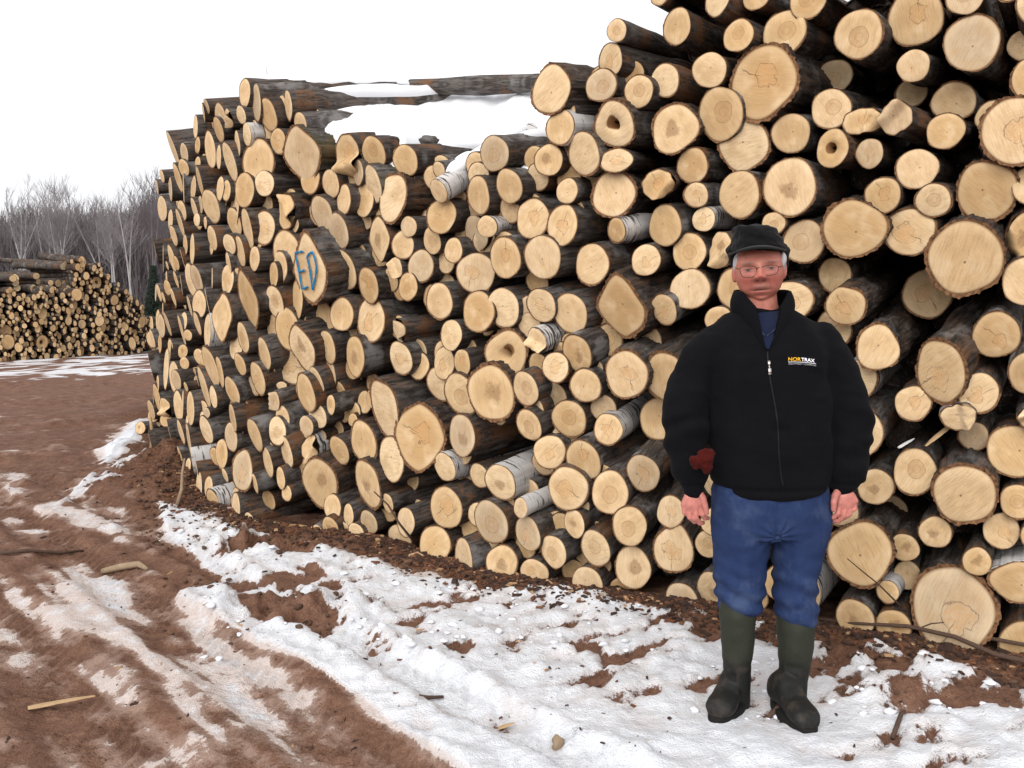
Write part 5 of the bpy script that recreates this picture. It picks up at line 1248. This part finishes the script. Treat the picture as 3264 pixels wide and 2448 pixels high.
LEN = [[(668, 985), (690, 935), (760, 912), (860, 910), (950, 920), (990, 950), (990, 1030), (950, 1100), (880, 1130), (790, 1135), (720, 1115), (685, 1060)], [(1100, 950), (1120, 920), (1220, 898), (1330, 895), (1400, 905), (1418, 950), (1405, 1025), (1350, 1075), (1260, 1092), (1180, 1085), (1130, 1040)]]
def rounded(P, n=4): 
    P = [Vector((*p, 0)) for p in P]; o = []
    for i in range(len(P)):
        a, b, c, d = P[i - 1], P[i], P[(i + 1) % len(P)], P[(i + 2) % len(P)]
        for k in range(n): t_ = k / n; o.append(.5 * ((2 * b) + (c - a) * t_ + (2 * a - 5 * b + 4 * c - d) * t_ * t_ + (3 * b - 3 * c + d - a) * t_ ** 3))
    return o
for P_ in LEN: q = [Z2(p.x, p.y) for p in rounded(P_)]; tube(m, q + [q[0], q[1]], .0013, 6)
tube(m, [Z2(990, 960), Z2(1045, 935, -.119), Z2(1100, 950)], .0013, 6)
tube(m, [Z2(668, 975), Z2(640, 965, -.104), Z2(585, 945, -.03), Z2(560, 950, .02)], .0013, 6); tube(m, [Z2(1418, 935), Z2(1450, 920, -.104), Z2(1500, 905, -.03), Z2(1525, 910, .02)], .0013, 6)
gl = m.link('spectacles', [flat('wire_frame', (.05, .035, .025), .4, .6, .5)], man)
t = NT('spectacle_glass'); tr_ = t.new('ShaderNodeBsdfTransparent'); gg = t.new('ShaderNodeBsdfGlossy'); gg.inputs['Roughness'].default_value = .05; mx_ = t.new('ShaderNodeMixShader'); mx_.inputs[0].default_value = .012
t.l.new(tr_.outputs[0], mx_.inputs[1]); t.l.new(gg.outputs[0], mx_.inputs[2]); t.l.new(mx_.outputs[0], t.n['Material Output'].inputs[0])
for P_ in LEN:
    m = MB(); q = [Z2(p.x, p.y) for p in rounded(P_)]; m.add(q, [tuple(range(len(q)))]); m.link('lens', [t.m], gl)

# --- the red glove hanging out of his jacket pocket
m = MB(); G = lambda x, y, dy: W3(2050 + x * .4219, 900 + y * .4219, dy)
limb(m, [(G(505, 1300, -.12), .020), (G(470, 1335, -.15), .026), (G(430, 1360, -.155), .024), (G(385, 1350, -.15), .017)], 14)
limb(m, [(G(480, 1340, -.15), .020), (G(460, 1385, -.155), .021), (G(475, 1420, -.15), .014)], 14)
limb(m, [(G(500, 1310, -.14), .016), (G(495, 1370, -.15), .016), (G(492, 1425, -.145), .010)], 12)
limb(m, [(G(510, 1290, -.13), .015), (G(460, 1285, -.145), .013), (G(420, 1290, -.145), .009)], 12); limb(m, [(G(420, 1370, -.155), .014), (G(405, 1395, -.15), .011)], 10)
gl_, _ = fuse(m, 'work_glove', [cloth('red_glove_cloth', (.050, .0045, .003), .02)], .0035, 2, None, lambda co: fbm(co[:, 0] * 60, co[:, 1] * 60, co[:, 2] * 60, 2, 31) * .010)
tag(gl_, 'crumpled dark red work glove hanging out of the jacket pocket of the man', 'glove')
# ---------------------------------------------------------------- single sticks, splinters and chunks
def G_(x, y, z=0.0):
    p = on_ground(x * 1.4756, y * 1.4756); p.z = ground_z(p.x, p.y) + z; return p
TWIG = flat('twig_bark', (.075, .045, .032), .9, vary=.4, sc=60); FRESH = flat('fresh_split_wood', (.38, .255, .14), .85, vary=.35, sc=25); DRY = flat('dry_bark_stick', (.26, .19, .125), .9, vary=.4, sc=40)
def stick(name, pts, rads, mats, label, cat, n=7, jit=.0):
    m = MB(); P = [p.copy() for p in pts]; tube(m, P, rads, n); return tag(m.link(name, [mats]), label, cat)
def splinter(name, a, b, w, h, mat, label, cat):
    m = MB(); d = (b - a); ln = d.length; d.normalize(); sd = d.cross(Vector((0, 0, 1))).normalized(); up = sd.cross(d); rows = []
    for k in range(12):
        f = k / 11; ww = w * (.25 + 1.1 * math.sin(math.pi * min(1, f * .8 + .12)) ** .8) * (1 - f * .35) * random.uniform(.85, 1.12); hh = h * (1 - .6 * f); c = a.lerp(b, f) + up * math.sin(f * 2.2) * h * .5
        rows.append([c - sd * ww, c - sd * ww * .4 + up * hh, c + sd * ww * .5 + up * hh * .8, c + sd * ww, c - up * hh * .4])
    vs = [p for r in rows for p in r]; m.add(vs, [(j * 5 + k, j * 5 + (k + 1) % 5, (j + 1) * 5 + (k + 1) % 5, (j + 1) * 5 + k) for j in range(11) for k in range(5)] + [(4, 3, 2, 1, 0), tuple(55 + k for k in range(5))])
    return tag(m.link(name, [mat], smooth=False), label, cat)
splinter('splinter', G_(60, 1527, .012), G_(330, 1497, .010) if False else G_(205, 1503, .010), .014, .010, FRESH, 'long pale splinter of split wood lying on the brown mud', 'splinter')
stick('stick', [G_(221, 1225, .02), G_(262, 1226, .022), G_(300, 1230, .02), G_(318, 1240, .012)], [.017, .021, .019, .010], DRY, 'short thick dry stick lying across the icy wheel track', 'stick', 10)
stick('stick', [G_(1927, 1602, .008), G_(1938, 1590, .02), G_(1946, 1574, .022), G_(1953, 1560, .02)], [.008, .009, .008, .006], TWIG, 'small curved twig lying on the snow beyond the right boot', 'twig')
stick('stick', [G_(1720, 1520, .01), G_(1700, 1525, .03), G_(1680, 1545, .02), G_(1660, 1556, .008)], [.011, .012, .011, .008], TWIG, 'short brown stick lying in the snow between the two boots', 'stick')
stick('stick', [G_(905, 1515, .006), G_(925, 1508, .014), G_(958, 1504, .012)], [.006, .008, .006], TWIG, 'small dark twig with a pale end at the edge of the snow strip', 'twig')
stick('stick', [G_(0, 1205, .008), G_(60, 1200, .012), G_(130, 1188, .01), G_(180, 1180, .006)], [.012, .012, .010, .006], TWIG, 'long thin brown stick lying on the mud by the picture edge', 'stick')
splinter('wood_chip', G_(1076, 1560, .006), G_(1112, 1556, .01), .012, .006, FRESH, 'flat yellow wood chip on the rim of the snow strip', 'wood chip')
p = face_hit(830 * 1.4756, 1085 * 1.4756)[0]; a = CAM + sight(808 * 1.4756, 1062 * 1.4756) * (p - .12); b = CAM + sight(862 * 1.4756, 1130 * 1.4756) * (p - .28); c = G_(905, 1190)
stick('twig', [a, a.lerp(b, .5) + Vector((.01, 0, .015)), b, b.lerp(c, .5) + Vector((-.01, 0, .01)), c], [.004, .006, .007, .008, .009], TWIG, 'thin twig leaning against the oblong smeared log at the foot of the pile', 'twig')
c = G_(383, 1105); a = CAM + sight(399 * 1.4756, 990 * 1.4756) * (c.y + .15)
stick('stake', [c, c.lerp(a, .35) + Vector((.015, 0, 0)), c.lerp(a, .7), a], [.016, .014, .011, .007], DRY, 'thin pale stake standing upright in the earth bank at the end of the pile', 'stake')
c = G_(326, 985); a = CAM + sight(324 * 1.4756, 895 * 1.4756) * (c.y)
stick('stake', [c, c.lerp(a, .5) + Vector((.02, 0, 0)), a], [.022, .018, .012], FRESH, 'splintered pale stake standing at the far bottom corner of the near pile', 'stake')
stick('branch', [G_(1770, 1352, .02), G_(1850, 1375, .03), G_(1960, 1395, .05), G_(2060, 1412, .045), G_(2150, 1440, .03), G_(2240, 1462, .03)], [.005, .007, .009, .010, .011, .012], TWIG, 'long thin branch lying on the bark litter before the gigantic cracked log', 'branch')
stick('branch', [G_(2030, 1398, .07), G_(2110, 1412, .06), G_(2230, 1432, .05)], [.006, .008, .009], TWIG, 'short straight branch poking across the snow edge under the gigantic log', 'branch')
p = face_hit(2745, 1800)[0]
stick('twig', [CAM + sight(2700, 1780) * (p - .10), CAM + sight(2750, 1822) * (p - .13), CAM + sight(2800, 1862) * (p - .13), CAM + sight(2850, 1912) * (p - .10), G_(1990, 1360, .02)], [.0022, .003, .0035, .004, .005], TWIG, 'very thin twig crossing the wide log end beside the jeans', 'twig')
p = face_hit(3000, 1990)[0]
stick('twig', [CAM + sight(2940, 1999) * (p - .09), CAM + sight(2968, 1988) * (p - .11), CAM + sight(3010, 1984) * (p - .10)], [.003, .0035, .002], TWIG, 'tiny forked twig in front of the gigantic cracked log', 'twig')
p = face_hit(2900, 1420)[0]
splinter('bark_strip', CAM + sight(2864, 1428) * (p + .0), CAM + sight(2914, 1400) * (p + .05), .010, .006, flat('birch_bark_strip', (.62, .60, .58), .8), 'curled white strip of birch bark lying in the dark gap between logs', 'bark strip')
splinter('splinter', CAM + sight(3028, 1358) * (p - .03), CAM + sight(2951, 1424) * (p - .08), .016, .008, FRESH, 'hanging sliver torn from the splintered birch stub', 'splinter')
m = MB(); q = G_(1205, 1600); clod(m, q.x, q.y, .024, sink=.2, sq=(1, .9, 1.1)); tag(m.link('bark_chunk', [DRY]), 'lone knobbly lump of bark on the smooth snow at the bottom of the picture', 'bark chunk')
m = MB(); q = G_(900, 1213); lt2 = Litter(); lt2.flake(q.x, q.y, .045, .03, .006, 0); tag(lt2.mb.link('wood_chip', [FRESH], smooth=False), 'broad pale wood chip on the bark litter below the leaning twig', 'wood chip')
# ---------------------------------------------------------------- overcast winter light
W = bpy.data.worlds.new('World'); SC.world = W; W.use_nodes = True; wt = W.node_tree; bg = wt.nodes['Background']
SUN_EL, SUN_AZ = R(34), R(200)            # the bright part of the cloud stands behind the camera, a little to its left
sky = wt.nodes.new('ShaderNodeTexSky'); sky.sky_type = 'NISHITA'; sky.sun_disc = False; sky.sun_elevation = SUN_EL; sky.sun_rotation = SUN_AZ
sky.dust_density = 6; sky.air_density = 1.2; sky.ozone_density = 1
hs = wt.nodes.new('ShaderNodeHueSaturation'); hs.inputs['Saturation'].default_value = .12      # cloud takes the blue out of it
wt.links.new(sky.outputs[0], hs.inputs['Color'])
cl = wt.nodes.new('ShaderNodeMix'); cl.data_type = 'RGBA'; cl.inputs[0].default_value = .8; cl.inputs[7].default_value = (6.3, 6.35, 6.5, 1)      # closed cloud cover
wt.links.new(hs.outputs[0], cl.inputs[6]); wt.links.new(cl.outputs[2], bg.inputs['Color']); bg.inputs['Strength'].default_value = .12
sd = bpy.data.lights.new('sun', 'SUN'); sd.energy = 1.5; sd.angle = R(60); sd.color = (1, .97, .93)
so = bpy.data.objects.new('sun', sd); COL.objects.link(so)
dirv = Vector((math.sin(SUN_AZ) * math.cos(SUN_EL), math.cos(SUN_AZ) * math.cos(SUN_EL), math.sin(SUN_EL)))
so.rotation_euler = dirv.to_track_quat('Z', 'Y').to_euler()
vs_ = SC.view_settings; vs_.view_transform = 'Standard'; vs_.look = 'None'; vs_.gamma = 1; vs_.use_curve_mapping = False; vs_.exposure = .68
SC.cycles.use_denoising = True; SC.cycles.max_bounces = 6; SC.cycles.diffuse_bounces = 3; SC.cycles.transparent_max_bounces = 12
